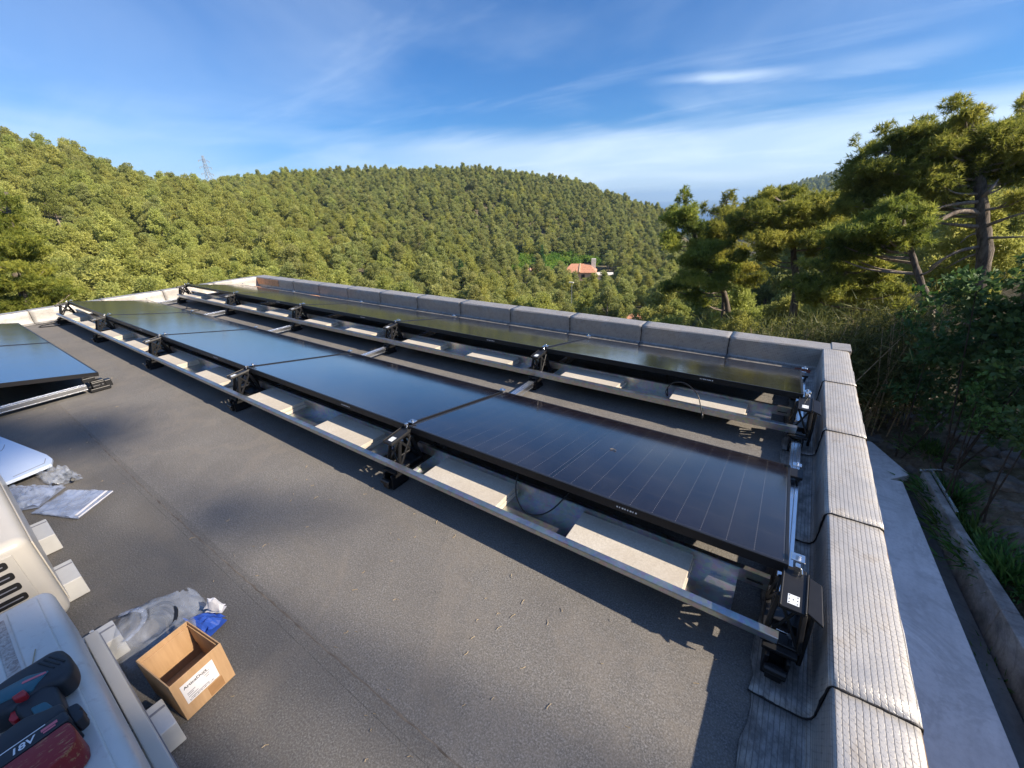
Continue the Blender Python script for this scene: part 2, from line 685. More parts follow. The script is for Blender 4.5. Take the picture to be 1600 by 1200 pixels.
M_ROOF = mat_roof()
M_FLY = mat_flash('flashing_ribs_along_y', 'Y')
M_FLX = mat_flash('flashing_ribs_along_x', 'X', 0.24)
M_BITUMEN = simple('bitumen', (0.012, 0.010, 0.010), 0.55, bump=0.4, scale=120)
M_RUST = simple('red_primer', (0.20, 0.05, 0.025), 0.7, var=0.4)
M_PEACH = simple('peach_stain', (0.62, 0.33, 0.17), 0.7, var=0.25)
M_RENDER = simple('beige_render', (0.42, 0.32, 0.21), 0.9, var=0.35, scale=40, bump=0.5)
M_EDGE = simple('weathered_edge', (0.17, 0.115, 0.075), 0.9, var=0.6, scale=55, bump=0.6)
M_GLASS = mat_glass()
M_FRAME = simple('black_anodised', (0.010, 0.010, 0.012), 0.38, 0.0)
M_BLACK = simple('black_plastic', (0.011, 0.011, 0.012), 0.42, var=0.2)
M_STEEL = mat_steel()
M_ALU = simple('aluminium_profile', (0.78, 0.79, 0.80), 0.26, 1.0, var=0.05)
M_BOLT = simple('bright_bolt', (0.75, 0.75, 0.74), 0.22, 1.0)
M_PAVER = mat_paver()
M_STICK = simple('white_sticker', (0.72, 0.76, 0.78), 0.35, var=0.03)
M_DOT = simple('black_print', (0.012, 0.012, 0.012), 0.6)
M_GREYPRINT = simple('grey_print', (0.22, 0.22, 0.24), 0.6)
M_CABLE = simple('black_cable', (0.012, 0.012, 0.013), 0.4)
M_AC = simple('cream_enamel', (0.53, 0.49, 0.42), 0.34, var=0.04, scale=6)
def mat_actop():
    g = G('cream_enamel_dusty')
    n = g.noise(38, 5, 0.7)
    n2 = g.noise(6, 4, 0.6)
    c = g.ramp(n2, [(0.3, (0.58, 0.555, 0.505)), (0.7, (0.65, 0.62, 0.57))])
    g.col(g.mix(g.ramp(n, [(0.56, 0.0), (0.74, 0.38)]), c, (0.36, 0.27, 0.22)))
    g.set(rough=0.45)
    return g.m
M_ACTOP = mat_actop()
def mat_acdirt():
    g = G('dirty_channel')
    n = g.noise(70, 5, 0.75, dist=1.0)
    g.col(g.ramp(n, [(0.35, (0.22, 0.17, 0.15)), (0.6, (0.55, 0.49, 0.43))]))
    g.set(rough=0.7)
    return g.m
M_ACDIRT = mat_acdirt()
M_VENT = simple('vent_black', (0.012, 0.011, 0.010), 0.6)
M_PVC = simple('white_pvc', (0.56, 0.55, 0.52), 0.4, var=0.04)
M_CARD = mat_card()
M_TAPE = simple('brown_tape', (0.36, 0.20, 0.09), 0.25)
M_LABEL = simple('paper_label', (0.74, 0.72, 0.72), 0.6, var=0.03)
M_FILM = mat_film('clear_film', (0.60, 0.65, 0.73), 0.30)
M_FILM2 = mat_film('zip_bag_film', (0.50, 0.58, 0.76), 0.46, 0.12)
M_BOARD = simple('pale_board', (0.66, 0.74, 0.86), 0.22, var=0.03, scale=4)
M_TEAL = simple('drill_teal', (0.018, 0.100, 0.135), 0.38)
M_GRIP = simple('drill_rubber', (0.018, 0.022, 0.028), 0.55)
M_RED = simple('drill_red', (0.36, 0.016, 0.022), 0.38, var=0.2)
def mat_batt():
    g = G('scuffed_red')
    n = g.noise(55, 5, 0.75, stretch=(3.0, 0.6, 1))
    g.col(g.ramp(n, [(0.56, (0.25, 0.012, 0.016)), (0.64, (0.38, 0.19, 0.08))]))
    g.set(rough=0.5)
    return g.m
M_BATT = mat_batt()
M_WHITEPRINT = simple('white_print', (0.75, 0.75, 0.75), 0.5)
M_PINKPRINT = simple('pink_print', (0.60, 0.14, 0.17), 0.5)
M_BLUEWRAP = simple('blue_print_film', (0.035, 0.10, 0.46), 0.3)
M_CONC = mat_concrete('bluish_concrete', (0.55, 0.555, 0.56), (0.70, 0.70, 0.705), 1.6)
M_CONC_D = mat_concrete('dark_concrete', (0.11, 0.11, 0.105), (0.19, 0.19, 0.18), 2.2)
M_LIME = mat_concrete('stained_concrete', (0.14, 0.14, 0.135), (0.42, 0.42, 0.41), 3.0)
M_ROCK = mat_concrete('limestone', (0.10, 0.09, 0.078), (0.25, 0.235, 0.21), 3.5, 0.9)
M_SOIL = mat_ground()
M_PINE = mat_foliage('pine_needles', (0.095, 0.125, 0.025), (0.31, 0.33, 0.060), (0.54, 0.50, 0.105), 0.55)
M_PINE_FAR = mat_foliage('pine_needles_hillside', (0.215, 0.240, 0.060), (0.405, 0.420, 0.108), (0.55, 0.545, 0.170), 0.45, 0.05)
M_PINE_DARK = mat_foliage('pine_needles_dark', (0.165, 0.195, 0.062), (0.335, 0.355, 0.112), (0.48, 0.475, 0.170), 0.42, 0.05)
M_BUSH = mat_foliage('dark_broadleaf', (0.034, 0.076, 0.026), (0.080, 0.165, 0.048), (0.17, 0.26, 0.080), 0.3)
M_BRIGHT = mat_foliage('bright_leaves', (0.08, 0.16, 0.02), (0.19, 0.31, 0.04), (0.31, 0.42, 0.06), 0.45)
M_REED = mat_foliage('dry_scrub', (0.055, 0.064, 0.018), (0.125, 0.130, 0.036), (0.24, 0.22, 0.075), 0.4)
M_IRIS = mat_foliage('iris_leaves', (0.035, 0.085, 0.022), (0.080, 0.170, 0.036), (0.16, 0.26, 0.07), 0.3)
M_BARK = mat_bark('pine_bark', (0.050, 0.040, 0.032), (0.20, 0.165, 0.135))
M_BARK_PALE = mat_bark('pale_branch_bark', (0.17, 0.13, 0.10), (0.40, 0.33, 0.27))
M_LITTER = simple('dry_needles', (0.36, 0.28, 0.17), 0.9, var=0.4)
M_TILE = simple('terracotta', (0.52, 0.25, 0.15), 0.85, var=0.25, scale=3)
M_WALLP = simple('peach_render', (0.58, 0.40, 0.26), 0.9, var=0.15, scale=2)
M_WALLW = simple('white_render', (0.66, 0.62, 0.55), 0.9, var=0.1, scale=2)
M_PYLON = simple('pylon_steel', (0.30, 0.33, 0.36), 0.5, 0.6)

# ------------------------------------------------------------------ the building
PXI, PXO, PH = 0.290, 0.4636, 0.181
FYI, FYO = 4.085, 4.285
LXI, LXO = -9.02, -9.20
Y_NEAR = -4.5
building = thing('flat_roofed_building', 'flat roofed building whose grey felt roof carries the solar panels', 'building', (0, 0, 0))
w = MB()
w.box(LXO + 0.02, PXO + 0.004, Y_NEAR, FYO - 0.012, -3.35, -0.06)
w.build('wall', M_RENDER, building)
w = MB()
w.box(PXI + 0.008, PXO + 0.005, Y_NEAR, FYI + 0.006, -0.055, PH - 0.010)
w.build('parapet', M_EDGE, building, bevel=0.004)
w = MB()
w.box(LXO + 0.008, PXO + 0.010, FYI + 0.008, FYO + 0.002, -0.058, PH - 0.012)
w.build('parapet', M_RENDER, building, bevel=0.004)
w = MB()
w.box(LXO - 0.006, LXI - 0.008, Y_NEAR, FYI + 0.006, -0.056, PH - 0.013)
w.build('parapet', M_RENDER, building, bevel=0.004)
# felt laid in rolls along x, each lapping 4 mm over the next
w = MB()
edges = [Y_NEAR, -2.6, -1.6, -0.61, 0.39, 1.38, 2.37, 3.36, FYI + 0.004]
for i in range(len(edges) - 1):
    zt = -0.0085 + 0.001 * i
    a, b = edges[i], edges[i + 1]
    w.box(LXI - 0.006, PXI + 0.006, a - (0.05 if i else 0), b, -0.05, zt)
roof = w.build('roof_felt', M_ROOF, building)
# bitumen squeezed out along the laps
for yy, big in ((0.392, 1.0), (1.385, 0.6), (-0.61, 0.8), (2.372, 0.5)):
    w = MB()
    n = 260
    for k in range(n):
        x0 = LXI + (PXI - LXI - 0.2) * k / n
        x1 = LXI + (PXI - LXI - 0.2) * (k + 1) / n
        if k == 0:
            wa, oa, ha = 0.006, 0.0, 0.001
        s = 0.004 + 0.007 * big * rnd.random()
        wb, ob, hb = s, 0.004 * math.sin(k * 0.05) + rnd.uniform(-0.002, 0.002) - 0.03 * math.exp(-((x1 + 2.8) / 1.6) ** 2), rnd.uniform(-0.0015, 0.001)
        zt = -0.004
        w.add([(x0, yy + oa - wa, zt - 0.004), (x0, yy + oa, zt + ha + .0015), (x0, yy + oa + wa, zt - 0.004),
               (x1, yy + ob - wb, zt - 0.004), (x1, yy + ob, zt + hb + .0015), (x1, yy + ob + wb, zt - 0.004)],
              [(0, 1, 4, 3), (1, 2, 5, 4)])
        wa, oa, ha = wb, ob, hb
    g_ = w.build('lap_seam', MATS.setdefault('seam', simple('lap_bitumen', (0.118, 0.100, 0.082), 0.9, var=0.5, scale=14)), building, smooth=True)


def profile(inner, outer, flap):
    """cross profile from roof flap over the parapet, as (distance from the roof centre, z)"""
    s = 1 if outer > inner else -1
    p = [(flap, 0.0008), (inner - s * 0.09, 0.001), (inner - s * 0.040, 0.002), (inner - s * 0.022, 0.006),
         (inner - s * 0.010, 0.018), (inner - s * 0.005, 0.040), (inner - s * 0.002, 0.10), (inner - s * 0.001, PH - 0.012),
         (inner + s * 0.0005, PH - 0.005), (inner + s * 0.005, PH - 0.0006), (inner + s * 0.012, PH + 0.0003),
         (outer - s * 0.06, PH), (outer - s * 0.012, PH - 0.001), (outer - s * 0.002, PH - 0.005), (outer, PH - 0.018)]
    return p


def strip(axis, inner, outer, flap, a, b, mat, ragged):
    """one strip of flashing from a to b; its a end laps over the neighbour, with a bead of bitumen along that edge"""
    s = 1 if outer > inner else -1
    prof = profile(inner, outer, flap)
    n = 14
    ext = 0.018
    r = random.Random(int(a * 1000) + (3 if axis == 'Y' else 5))
    base = rnd.uniform(-0.004, 0.004)
    rows = []
    for k in range(n + 1):
        t = k / n
        yy = a + (b + ext - a) * t
        lift = 0.0045 * (1 - t) + 0.0008
        row = []
        for j, (c, z) in enumerate(prof):
            m = max(0, min(1, (z - 0.01) / 0.05))
            top = z > PH - 0.012
            dc = -s * lift * m if not top else 0
            dz = lift if (top or z < 0.02) else lift * 0.5
            if j == 0:
                dc += s * (base + r.uniform(-0.006, 0.006)) * ragged * 1.6
            if j >= len(prof) - 2:
                dc = s * (lift + r.uniform(-0.002, 0.0015) * ragged)
                dz += r.uniform(-0.004, 0.003) * ragged
            if 1 < j < len(prof) - 2:
                dz += r.uniform(-0.0007, 0.0007)
            skew = r.uniform(-0.0025, 0.0025) if k == 0 else 0
            row.append((c + dc, yy + skew, z + dz))
        rows.append(row)
    conv = (lambda q: (q[0], q[1], q[2])) if axis == 'Y' else (lambda q: (q[1], q[0], q[2]))
    w = MB()
    m = len(prof)
    vs_ = [conv(q) for row in rows for q in row]
    fs = [(k * m + j, k * m + j + 1, (k + 1) * m + j + 1, (k + 1) * m + j) for k in range(n) for j in range(m - 1)]
    w.add(vs_, fs)
    o = w.build('flashing_strip', mat, building, smooth=True)
    o.data.set_sharp_from_angle(angle=rad(28))
    sd = o.modifiers.new('thickness', 'SOLIDIFY')
    sd.thickness = 0.0012
    sd.offset = 0
    w = MB()
    pts = [conv((q[0], q[1] - 0.001, q[2] - 0.002)) for q in rows[0]]
    fine = []
    for i in range(len(pts) - 1):
        A, B = Vector(pts[i]), Vector(pts[i + 1])
        k2 = max(1, int((B - A).length / 0.012))
        for q in range(k2):
            p_ = A.lerp(B, q / k2)
            fine.append(p_ + Vector((r.uniform(-1, 1), r.uniform(-1, 1), r.uniform(-.4, .4))) * 0.0012)
    fine.append(Vector(pts[-1]))
    w.tube(fine, [0.0022 + 0.0020 * r.random() ** 2 for _ in fine], 6)
    w.build('joint_bead', M_BITUMEN, o, smooth=True)
    return o


YJ = [4.0909 - 0.7721 * i for i in range(0, 9)]
tops = YJ
for i in range(len(YJ) - 1):
    strip('Y', PXI, PXO, 0.125, YJ[i + 1], YJ[i], M_FLY, 1.0)
strip('Y', PXI, PXO, 0.125, Y_NEAR, YJ[-1], M_FLY, 1.0)
# corner piece over the far end of the right parapet
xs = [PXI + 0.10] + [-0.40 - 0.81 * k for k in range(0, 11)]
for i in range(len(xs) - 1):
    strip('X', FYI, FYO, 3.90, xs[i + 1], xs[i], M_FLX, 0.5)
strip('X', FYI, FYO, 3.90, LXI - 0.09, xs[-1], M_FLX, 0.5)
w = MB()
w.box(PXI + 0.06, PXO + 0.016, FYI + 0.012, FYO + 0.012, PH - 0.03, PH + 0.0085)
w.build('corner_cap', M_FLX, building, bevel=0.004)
yl = [FYI + 0.02 - 0.80 * k for k in range(0, 9)]
for i in range(len(yl) - 1):
    strip('Y', LXI, LXO, LXI + 0.15, yl[i + 1], yl[i], M_FLY, 0.6)
# red primer showing in the corner, peach stains at the far left end
w = MB()
for k in range(9):
    w.add([(0.13 + 0.012 * k, 3.93 + rnd.uniform(-.01, .01), 0.010), (0.145 + 0.012 * k, 3.93 + rnd.uniform(-.01, .01), 0.010),
           (0.15 + 0.012 * k, 4.02 + rnd.uniform(-.02, .02), 0.0095), (0.135 + 0.012 * k, 4.02 + rnd.uniform(-.02, .02), 0.0095)], [(0, 1, 2, 3)])
w.build('primer_patch', M_RUST, building)
for (sx, sy, sz) in ((-8.85, 3.96, 0.14), (-6.9, 3.955, 0.16), (-6.25, 3.95, 0.12)):
    w = MB()
    n = 12
    w.add([(sx, sy, 0.010)] + [(sx + sz * 1.6 * math.cos(2 * PI * k / n) * rnd.uniform(.6, 1), sy + sz * .42 * math.sin(2 * PI * k / n) * rnd.uniform(.6, 1), 0.0092) for k in range(n)],
          [(0, 1 + k, 1 + (k + 1) % n) for k in range(n)])
    w.build('stain', M_PEACH, building)
w = MB()
w.box(-9.0, -8.2, FYI - 0.012, FYI - 0.0105, 0.05, 0.165)
w.build('stain', M_PEACH, building)

# ------------------------------------------------------------------ solar array
PITCH = 1.745
PD = 0.9176
TILT = 0.180
X1 = 0.169
ZF = 0.2983
ROWS = {'front row': 1.2582, 'back row': 2.7138}
ORD = ['first', 'second', 'third', 'fourth', 'fifth', 'sixth']
PL = PITCH - 0.022


def make_panel():
    t = thing('solar_panel', 'x', 'solar panel')
    hl, fw, fh = PL / 2, 0.011, 0.034
    w = MB()
    w.box(-hl, hl, 0, fw, -fh, 0)
    w.box(-hl, hl, PD - fw, PD, -fh, 0)
    w.box(-hl, -hl + fw, fw, PD - fw, -fh, 0)
    w.box(hl - fw, hl, fw, PD - fw, -fh, 0)
    # inner flanges of the frame, seen from underneath
    w.box(-hl + fw, hl - fw, fw, fw + 0.022, -fh, -fh + 0.002)
    w.box(-hl + fw, hl - fw, PD - fw - 0.022, PD - fw, -fh, -fh + 0.002)
    w.build('frame', M_FRAME, t, bevel=0.0012, seg=1)
    w = MB()
    w.box(-hl + fw, hl - fw, fw, PD - fw, -0.007, -0.0018)
    w.build('cell_glass', M_GLASS, t)
    w = MB()
    for k, ln in enumerate((.006, .004, .007, .005, .005, .007, .004, .006)):
        w.box(0.30 + k * 0.0105, 0.30 + k * 0.0105 + ln, -0.0006, 0.0002, -0.021, -0.015)
    w.build('maker_mark', M_WHITEPRINT, t)
    w = MB()
    for xx in (0.0,):
        w.box(xx - 0.045, xx + 0.045, PD * .5 - 0.03, PD * .5 + 0.03, -0.024, -0.0075)
    w.build('junction_box', M_BLACK, t, bevel=0.002)
    return t


def panel_label(row, k, n=5):
    end = ORD[k]
    if k == n - 1:
        return f'black solar panel at the far left end of the {row}'
    if k == 0:
        return f'black solar panel at the right end of the {row}, beside the right parapet'
    return f'black solar panel in the {row}, {end} from the right parapet'


panel0 = make_panel()
used0 = False
for row, yf in ROWS.items():
    x1 = X1 if row == 'front row' else X1 + 0.007
    for k in range(5):
        o = panel0 if not used0 else copy_tree(panel0)
        used0 = True
        o.location = (x1 - 0.011 - PL / 2 - PITCH * k, yf, ZF)
        o.rotation_euler = (-TILT, 0, 0)
        tag(o, panel_label(row, k), 'solar panel', 'black solar panels in the two long rows')
R0X, R0Y = -4.835, 0.70            # right end and low edge of the short row at the left
for k in range(2):
    o = copy_tree(panel0)
    o.location = (R0X - PL / 2 - 0.004 - PITCH * k, R0Y - PD * math.cos(TILT), 0.150 + PD * math.sin(TILT))
    o.rotation_euler = (-TILT, 0, 0)
    tag(o, ['near panel of the short row by the left picture edge, mirroring blue sky',
            'far panel of the short row by the left picture edge, mirroring green hillside'][k], 'solar panel', 'panels of the short left row')


def make_stand():
    """lattice support under a panel joint; origin under the front rail, y runs towards the back"""
    t = thing('panel_stand', 'x', 'panel stand')
    w = MB()                                   # front foot, an open black shoe under the rail
    w.box(-0.034, 0.034, -0.012, 0.10, 0.0, 0.022)
    w.box(-0.034, -0.022, -0.012, 0.085, 0.022, 0.085)
    w.box(0.022, 0.034, -0.012, 0.085, 0.022, 0.085)
    w.box(-0.022, 0.022, 0.030, 0.085, 0.076, 0.094)
    w.box(-0.022, 0.022, -0.030, -0.008, 0.012, 0.058)
    w.tube([(-0.03, -0.026, 0.050), (0.03, -0.026, 0.050)], 0.013, 10)
    w.box(-0.046, 0.046, 0.005, 0.03, 0.085, 0.100)
    w.build('foot', M_BLACK, t, bevel=0.003)
    w = MB()                                   # lattice tower: two side frames with crossed braces
    z0, z1 = 0.098, 0.252
    for s in (-1, 1):
        xb, xt = s * 0.046, s * 0.034
        f0, f1 = (xb, 0.036, z0), (xt, 0.078, z1)
        r0, r1 = (xb, 0.196, z0), (xt, 0.150, z1)
        w.bar(f0, f1, 0.013, 0.018)
        w.bar(r0, r1, 0.013, 0.018)
        w.bar(f0, r1, 0.009, 0.013)
        w.bar(r0, f1, 0.009, 0.013)
        w.bar((xb, 0.03, z0), (xb, 0.20, z0), 0.014, 0.016)
        w.bar((s * .040, 0.056, 0.175), (s * .040, 0.173, 0.175), 0.008, 0.010)
    for (y_, z_) in ((0.036, z0), (0.196, z0), (0.078, z1), (0.150, z1)):
        hw = 0.046 if z_ == z0 else 0.034
        w.bar((-hw, y_, z_), (hw, y_, z_), 0.012, 0.014)
    w.bar((-0.046, 0.036, z0), (0.034, 0.078, z1), 0.008, 0.010)
    w.bar((0.046, 0.036, z0), (-0.034, 0.078, z1), 0.008, 0.010)
    w.box(-0.052, 0.052, 0.115, 0.205, 0.070, 0.108)
    w.box(-0.052, -0.018, 0.200, 0.235, 0.075, 0.125)
    w.build('lattice_tower', M_BLACK, t, bevel=0.002, seg=1)
    hd = MB()                                  # sloping head plate
    Mh = Matrix.Translation((0, 0.036, 0.250)) @ Matrix.Rotation(rad(7), 4, 'X')
    hd.box(-0.034, 0.034, -0.010, 0.135, 0, 0.014, M=Mh)
    hd.box(-0.034, -0.029, -0.010, 0.135, 0.014, 0.020, M=Mh)
    hd.box(0.029, 0.034, -0.010, 0.135, 0.014, 0.020, M=Mh)
    hd.box(-0.030, 0.030, 0.10, 0.16, -0.02, 0.0, M=Mh)
    head = hd.build('head_plate', M_BLACK, t, bevel=0.002)
    st = MB()
    st.box(-0.0150, 0.0150, 0.007, 0.041, 0.0142, 0.0152, M=Mh)
    st.build('sticker', M_STICK, head, bevel=0.0004, seg=1)
    st = MB()
    for a in (-1, 1):
        for b in (0, 1, 2):
            st.tube([Mh @ Vector((a * 0.0105, 0.012 + b * 0.012, 0.0150)), Mh @ Vector((a * 0.0105, 0.012 + b * 0.012, 0.0160))], 0.0017, 8)
    st.tube([Mh @ Vector((0, 0.024, 0.0150)), Mh @ Vector((0, 0.024, 0.0160))], 0.0018, 8)
    st.build('printed_dots', M_DOT, head)
    c = MB()                                   # bright mid clamp holding the two panels
    c.box(-0.019, 0.019, 0.190, 0.225, 0.2985, 0.3035)
    c.box(-0.007, 0.007, 0.155, 0.172, 0.255, 0.310)
    c.tube([(0, 0.206, 0.300), (0, 0.206, 0.314)], 0.0075, 6)
    c.tube([(0.014, 0.158, 0.27), (0.014, 0.150, 0.292), (0.010, 0.160, 0.304)], 0.003, 6)
    c.build('clamp', M_BOLT, t, bevel=0.0012, seg=1)
    b = MB()                                   # low rear support and its clamp
    yb = 0.163 + PD * math.cos(TILT)
    b.box(-0.030, 0.030, yb - 0.050, yb + 0.030, 0.0, 0.030)
    b.box(-0.026, -0.012, yb - 0.042, yb + 0.012, 0.030, 0.112)
    b.box(0.012, 0.026, yb - 0.042, yb + 0.012, 0.030, 0.112)
    b.box(-0.034, 0.034, yb - 0.060, yb + 0.018, 0.098, 0.113)
    b.build('rear_support', M_BLACK, t, bevel=0.003)
    b = MB()
    b.box(-0.019, 0.019, yb - 0.035, yb - 0.006, 0.154, 0.159)
    b.tube([(0, yb - 0.02, 0.156), (0, yb - 0.02, 0.170)], 0.006, 6)
    b.build('rear_clamp', M_BOLT, t, bevel=0.001, seg=1)
    return t


stand0 = make_stand()
used0 = False
YR = {'front row': 1.095, 'back row': 2.5505}
for row in ROWS:
    for k in range(6):
        o = stand0 if not used0 else copy_tree(stand0)
        used0 = True
        o.location = (X1 - PITCH * k + (0.0 if k else 0.012), YR[row], 0.0)
        if k == 0:
            lb = f'black lattice stand under the right end of the {row}, beside the right parapet'
        elif k == 5:
            lb = f'black lattice stand under the far left end of the {row}'
        else:
            lb = f'black lattice stand at the {ORD[k - 1]} panel joint of the {row}, from the right'
        tag(o, lb, 'panel stand', 'black stands under the panel joints')
# outrigger plate at the right-hand ends of the rows
for row in ROWS:
    t = thing('end_bracket', f'black end bracket bolted beyond the right end of the {row}', 'bracket', (X1 + 0.012, YR[row], 0.0), group='end brackets by the right parapet')
    w = MB()
    Mh = Matrix.Translation((0.035, 0.045, 0.252)) @ Matrix.Rotation(rad(7), 4, 'X')
    w.prism([(0.001, -0.005), (0.040, -0.030), (0.034, 0.11), (0.001, 0.125)], 0.0, 0.008, M=Mh)
    w.build('plate', M_BLACK, t, bevel=0.002)
    w = MB()
    w.bar((0.060, 0.06, 0.03), (0.058, 0.09, 0.252), 0.012, 0.03)
    w.bar((0.060, 0.19, 0.03), (0.058, 0.13, 0.252), 0.012, 0.02)
    w.build('strut', M_BLACK, t, bevel=0.002)
    w = MB()
    for q in range(3):
        w.tube([(0.062, 0.13 + q * .012, 0.15 + q * .025), (0.069, 0.13 + q * .012, 0.15 + q * .025)], 0.004, 6)
    w.build('screw', M_BOLT, t)


def make_tray():
    """galvanised ballast tray between two stands; origin at its middle, under the front rail"""
    t = thing('ballast_tray', 'x', 'ballast tray')
    h = PITCH / 2 - 0.0015
    w = MB()
    w.box(-h, h, 0.0, 0.0025, 0.134, 0.1545)
    w.box(-h, h, 0.0, 0.026, 0.1545, 0.157)
    w.tube([(-h, 0.001, 0.1535), (h, 0.001, 0.1535)], 0.0034, 8)
    w.box(-h, h, 0.0235, 0.026, 0.1035, 0.1545)
    w.build('front_rail', M_STEEL, t)
    w = MB()
    hp = h - 0.13
    w.box(-hp, hp, 0.026, 0.205, 0.1035, 0.106)
    w.box(-hp, hp, 0.2025, 0.205, 0.106, 0.172)
    w.box(-hp, -hp + 0.002, 0.028, 0.2025, 0.106, 0.128)
    w.build('pan', M_STEEL, t)
    w = MB()
    w.box(-h + 0.015, h - 0.04, 0.2055, 0.2075, 0.12, 0.172)
    w.box(-h + 0.015, h - 0.04, 0.2055, 0.226, 0.172, 0.1745)
    w.build('back_rail', M_STEEL, t)
    w = MB()
    w.box(h - 0.105, h - 0.055, 0.2005, 0.2045, 0.140, 0.144)
    w.build('slot', M_VENT, t)
    return t


def make_paver():
    w = MB()
    w.box(-0.222, 0.222, -0.090, 0.090, 0.0, 0.0225)
    me = w.mesh('paver', M_PAVER)
    o = link_mesh('paver', me)
    add_bevel(o, 0.0025, 2)
    return o


tray0, paver0 = make_tray(), make_paver()
ut = up = False
SIDES = ['left', 'right']
for row in ROWS:
    for k in range(5):
        xm = X1 - PITCH * (k + 0.5)
        o = tray0 if not ut else copy_tree(tray0)
        ut = True
        o.location = (xm, YR[row], 0)
        pn = 'right end panel' if k == 0 else ('left end panel' if k == 4 else f'{ORD[k]} panel from the right')
        tag(o, f'galvanised ballast tray under the {pn} of the {row}', 'ballast tray', 'galvanised ballast trays')
        for side, dx in ((0, 0.215 + 0.222), (1, 1.035 + 0.222)):
            jx = rnd.uniform(-0.02, 0.02)
            for lev in (0, 1):
                pv = paver0 if not up else paver0.copy()
                if up:
                    COL.objects.link(pv)
                up = True
                off = -0.012 if lev == 0 else 0.0
                pv.location = (xm - PITCH / 2 + dx + jx + rnd.uniform(-.004, .004) - off * .5, YR[row] + 0.122 - (0.006 if lev else 0) + rnd.uniform(-.003, .003), 0.1065 + lev * 0.0230)
                pv.rotation_euler = (0, 0, rnd.uniform(-0.02, 0.02))
                lv = 'upper' if lev else 'lower'
                pq = 'right end panel' if k == 0 else ('left end panel' if k == 4 else f'{ORD[k]} panel from right')
                tag(pv, f'{lv} beige paver of the {SIDES[side]} stack, {pq}, {row}', 'paver', 'beige ballast pavers in the trays')

# aluminium bars running across under the panel joints
def make_bar(name, length):
    w = MB()
    w.box(-0.024, 0.024, 0, length, 0.0, 0.006)
    w.box(-0.024, -0.019, 0, length, 0.006, 0.040)
    w.box(0.019, 0.024, 0, length, 0.006, 0.040)
    w.box(-0.024, 0.024, 0, length, 0.040, 0.046)
    w.box(-0.010, -0.007, 0, length, 0.046, 0.0485)
    w.box(0.007, 0.010, 0, length, 0.046, 0.0485)
    o = w.build(name, M_ALU, bevel=0.0015, seg=1)
    return o


bar0 = make_bar('aluminium_crossbar', 2.55)
for k in range(6):
    o = bar0 if k == 0 else bar0.copy()
    if k:
        COL.objects.link(o)
    o.location = (X1 - PITCH * k + (0.012 if k == 0 else 0), 1.20, 0.032)
    if k == 0:
        lb = 'silver aluminium crossbar beside the right parapet, linking the two row ends'
    elif k == 5:
        lb = 'silver aluminium crossbar at the far left ends of the two long rows'
    else:
        lb = f'silver aluminium crossbar under the {ORD[k - 1]} panel joints, counted from the right parapet'
    tag(o, lb, 'crossbar', 'aluminium crossbars between the rows')
b2 = make_bar('aluminium_crossbar', 1.45)
b2.location = (R0X + 0.005, -0.86, 0.032)
tag(b2, 'bright aluminium bar along the near end of the short left row', 'crossbar')
t = thing('bar_end_clamp', 'black plastic shoe on the right tip of the short left row\'s bar', 'clamp', (R0X + 0.005, 0.60, 0.0))
w = MB()
w.box(-0.034, 0.034, 0.0, 0.13, 0.0, 0.030)
w.box(-0.034, 0.034, 0.02, 0.105, 0.081, 0.094)
w.box(-0.034, -0.026, 0.02, 0.105, 0.030, 0.081)
w.box(0.026, 0.034, 0.02, 0.105, 0.030, 0.081)
w.box(-0.030, 0.030, 0.105, 0.150, 0.020, 0.078)
w.build('shoe', M_BLACK, t, bevel=0.004)
w = MB()
w.box(0.0345, 0.036, 0.025, 0.07, 0.05, 0.056)
w.tube([(0.034, 0.088, 0.055), (0.039, 0.088, 0.055)], 0.006, 8)
w.build('bolt', M_BOLT, t)
w = MB()
w.box(-0.028, 0.020, -0.02, 0.06, 0.094, 0.128)
w.build('rear_support', M_BLACK, t, bevel=0.003)

# a raised strip of support under the short row's front edge
t = thing('support_rail', 'dark rail under the short left row of panels', 'rail', (R0X - PITCH, R0Y - 0.85, 0.0))
w = MB()
w.box(-PITCH + 0.02, PITCH - 0.06, -0.03, 0.0, 0.10, 0.15)
w.build('rail', M_BLACK, t, bevel=0.002)
w = MB()
for xx in (-PITCH + 0.06, 0, PITCH - 0.12):
    w.box(xx - 0.03, xx + 0.03, -0.035, 0.005, 0.0, 0.0995)
    w.box(xx - 0.02, xx + 0.02, -0.02, 0.0, 0.1505, 0.24)
w.build('post', M_BLACK, t, bevel=0.002)

# loose cables
def cable(label, pts, r=0.0032, plug=None):
    w = MB()
    P = [Vector(p) for p in pts]
    out = []
    for i in range(len(P) - 1):
        p0, p1, p2, p3 = P[max(i - 1, 0)], P[i], P[i + 1], P[min(i + 2, len(P) - 1)]
        for q in range(10):
            t_ = q / 10
            out.append(0.5 * ((2 * p1) + (p2 - p0) * t_ + (2 * p0 - 5 * p1 + 4 * p2 - p3) * t_ ** 2 + (-p0 + 3 * p1 - 3 * p2 + p3) * t_ ** 3))
    out.append(P[-1])
    w.tube(out, r, 8)
    o = w.build('cable', M_CABLE, smooth=True)
    tag(o, label, 'cable', 'loose black panel cables')
    if plug:
        w = MB()
        w.tube([plug[0], Vector(plug[0]).lerp(Vector(plug[1]), .6), plug[1]], [0.0065, 0.0075, 0.005], 8)
        w.build('plug', M_CABLE, o, smooth=True)
    return o


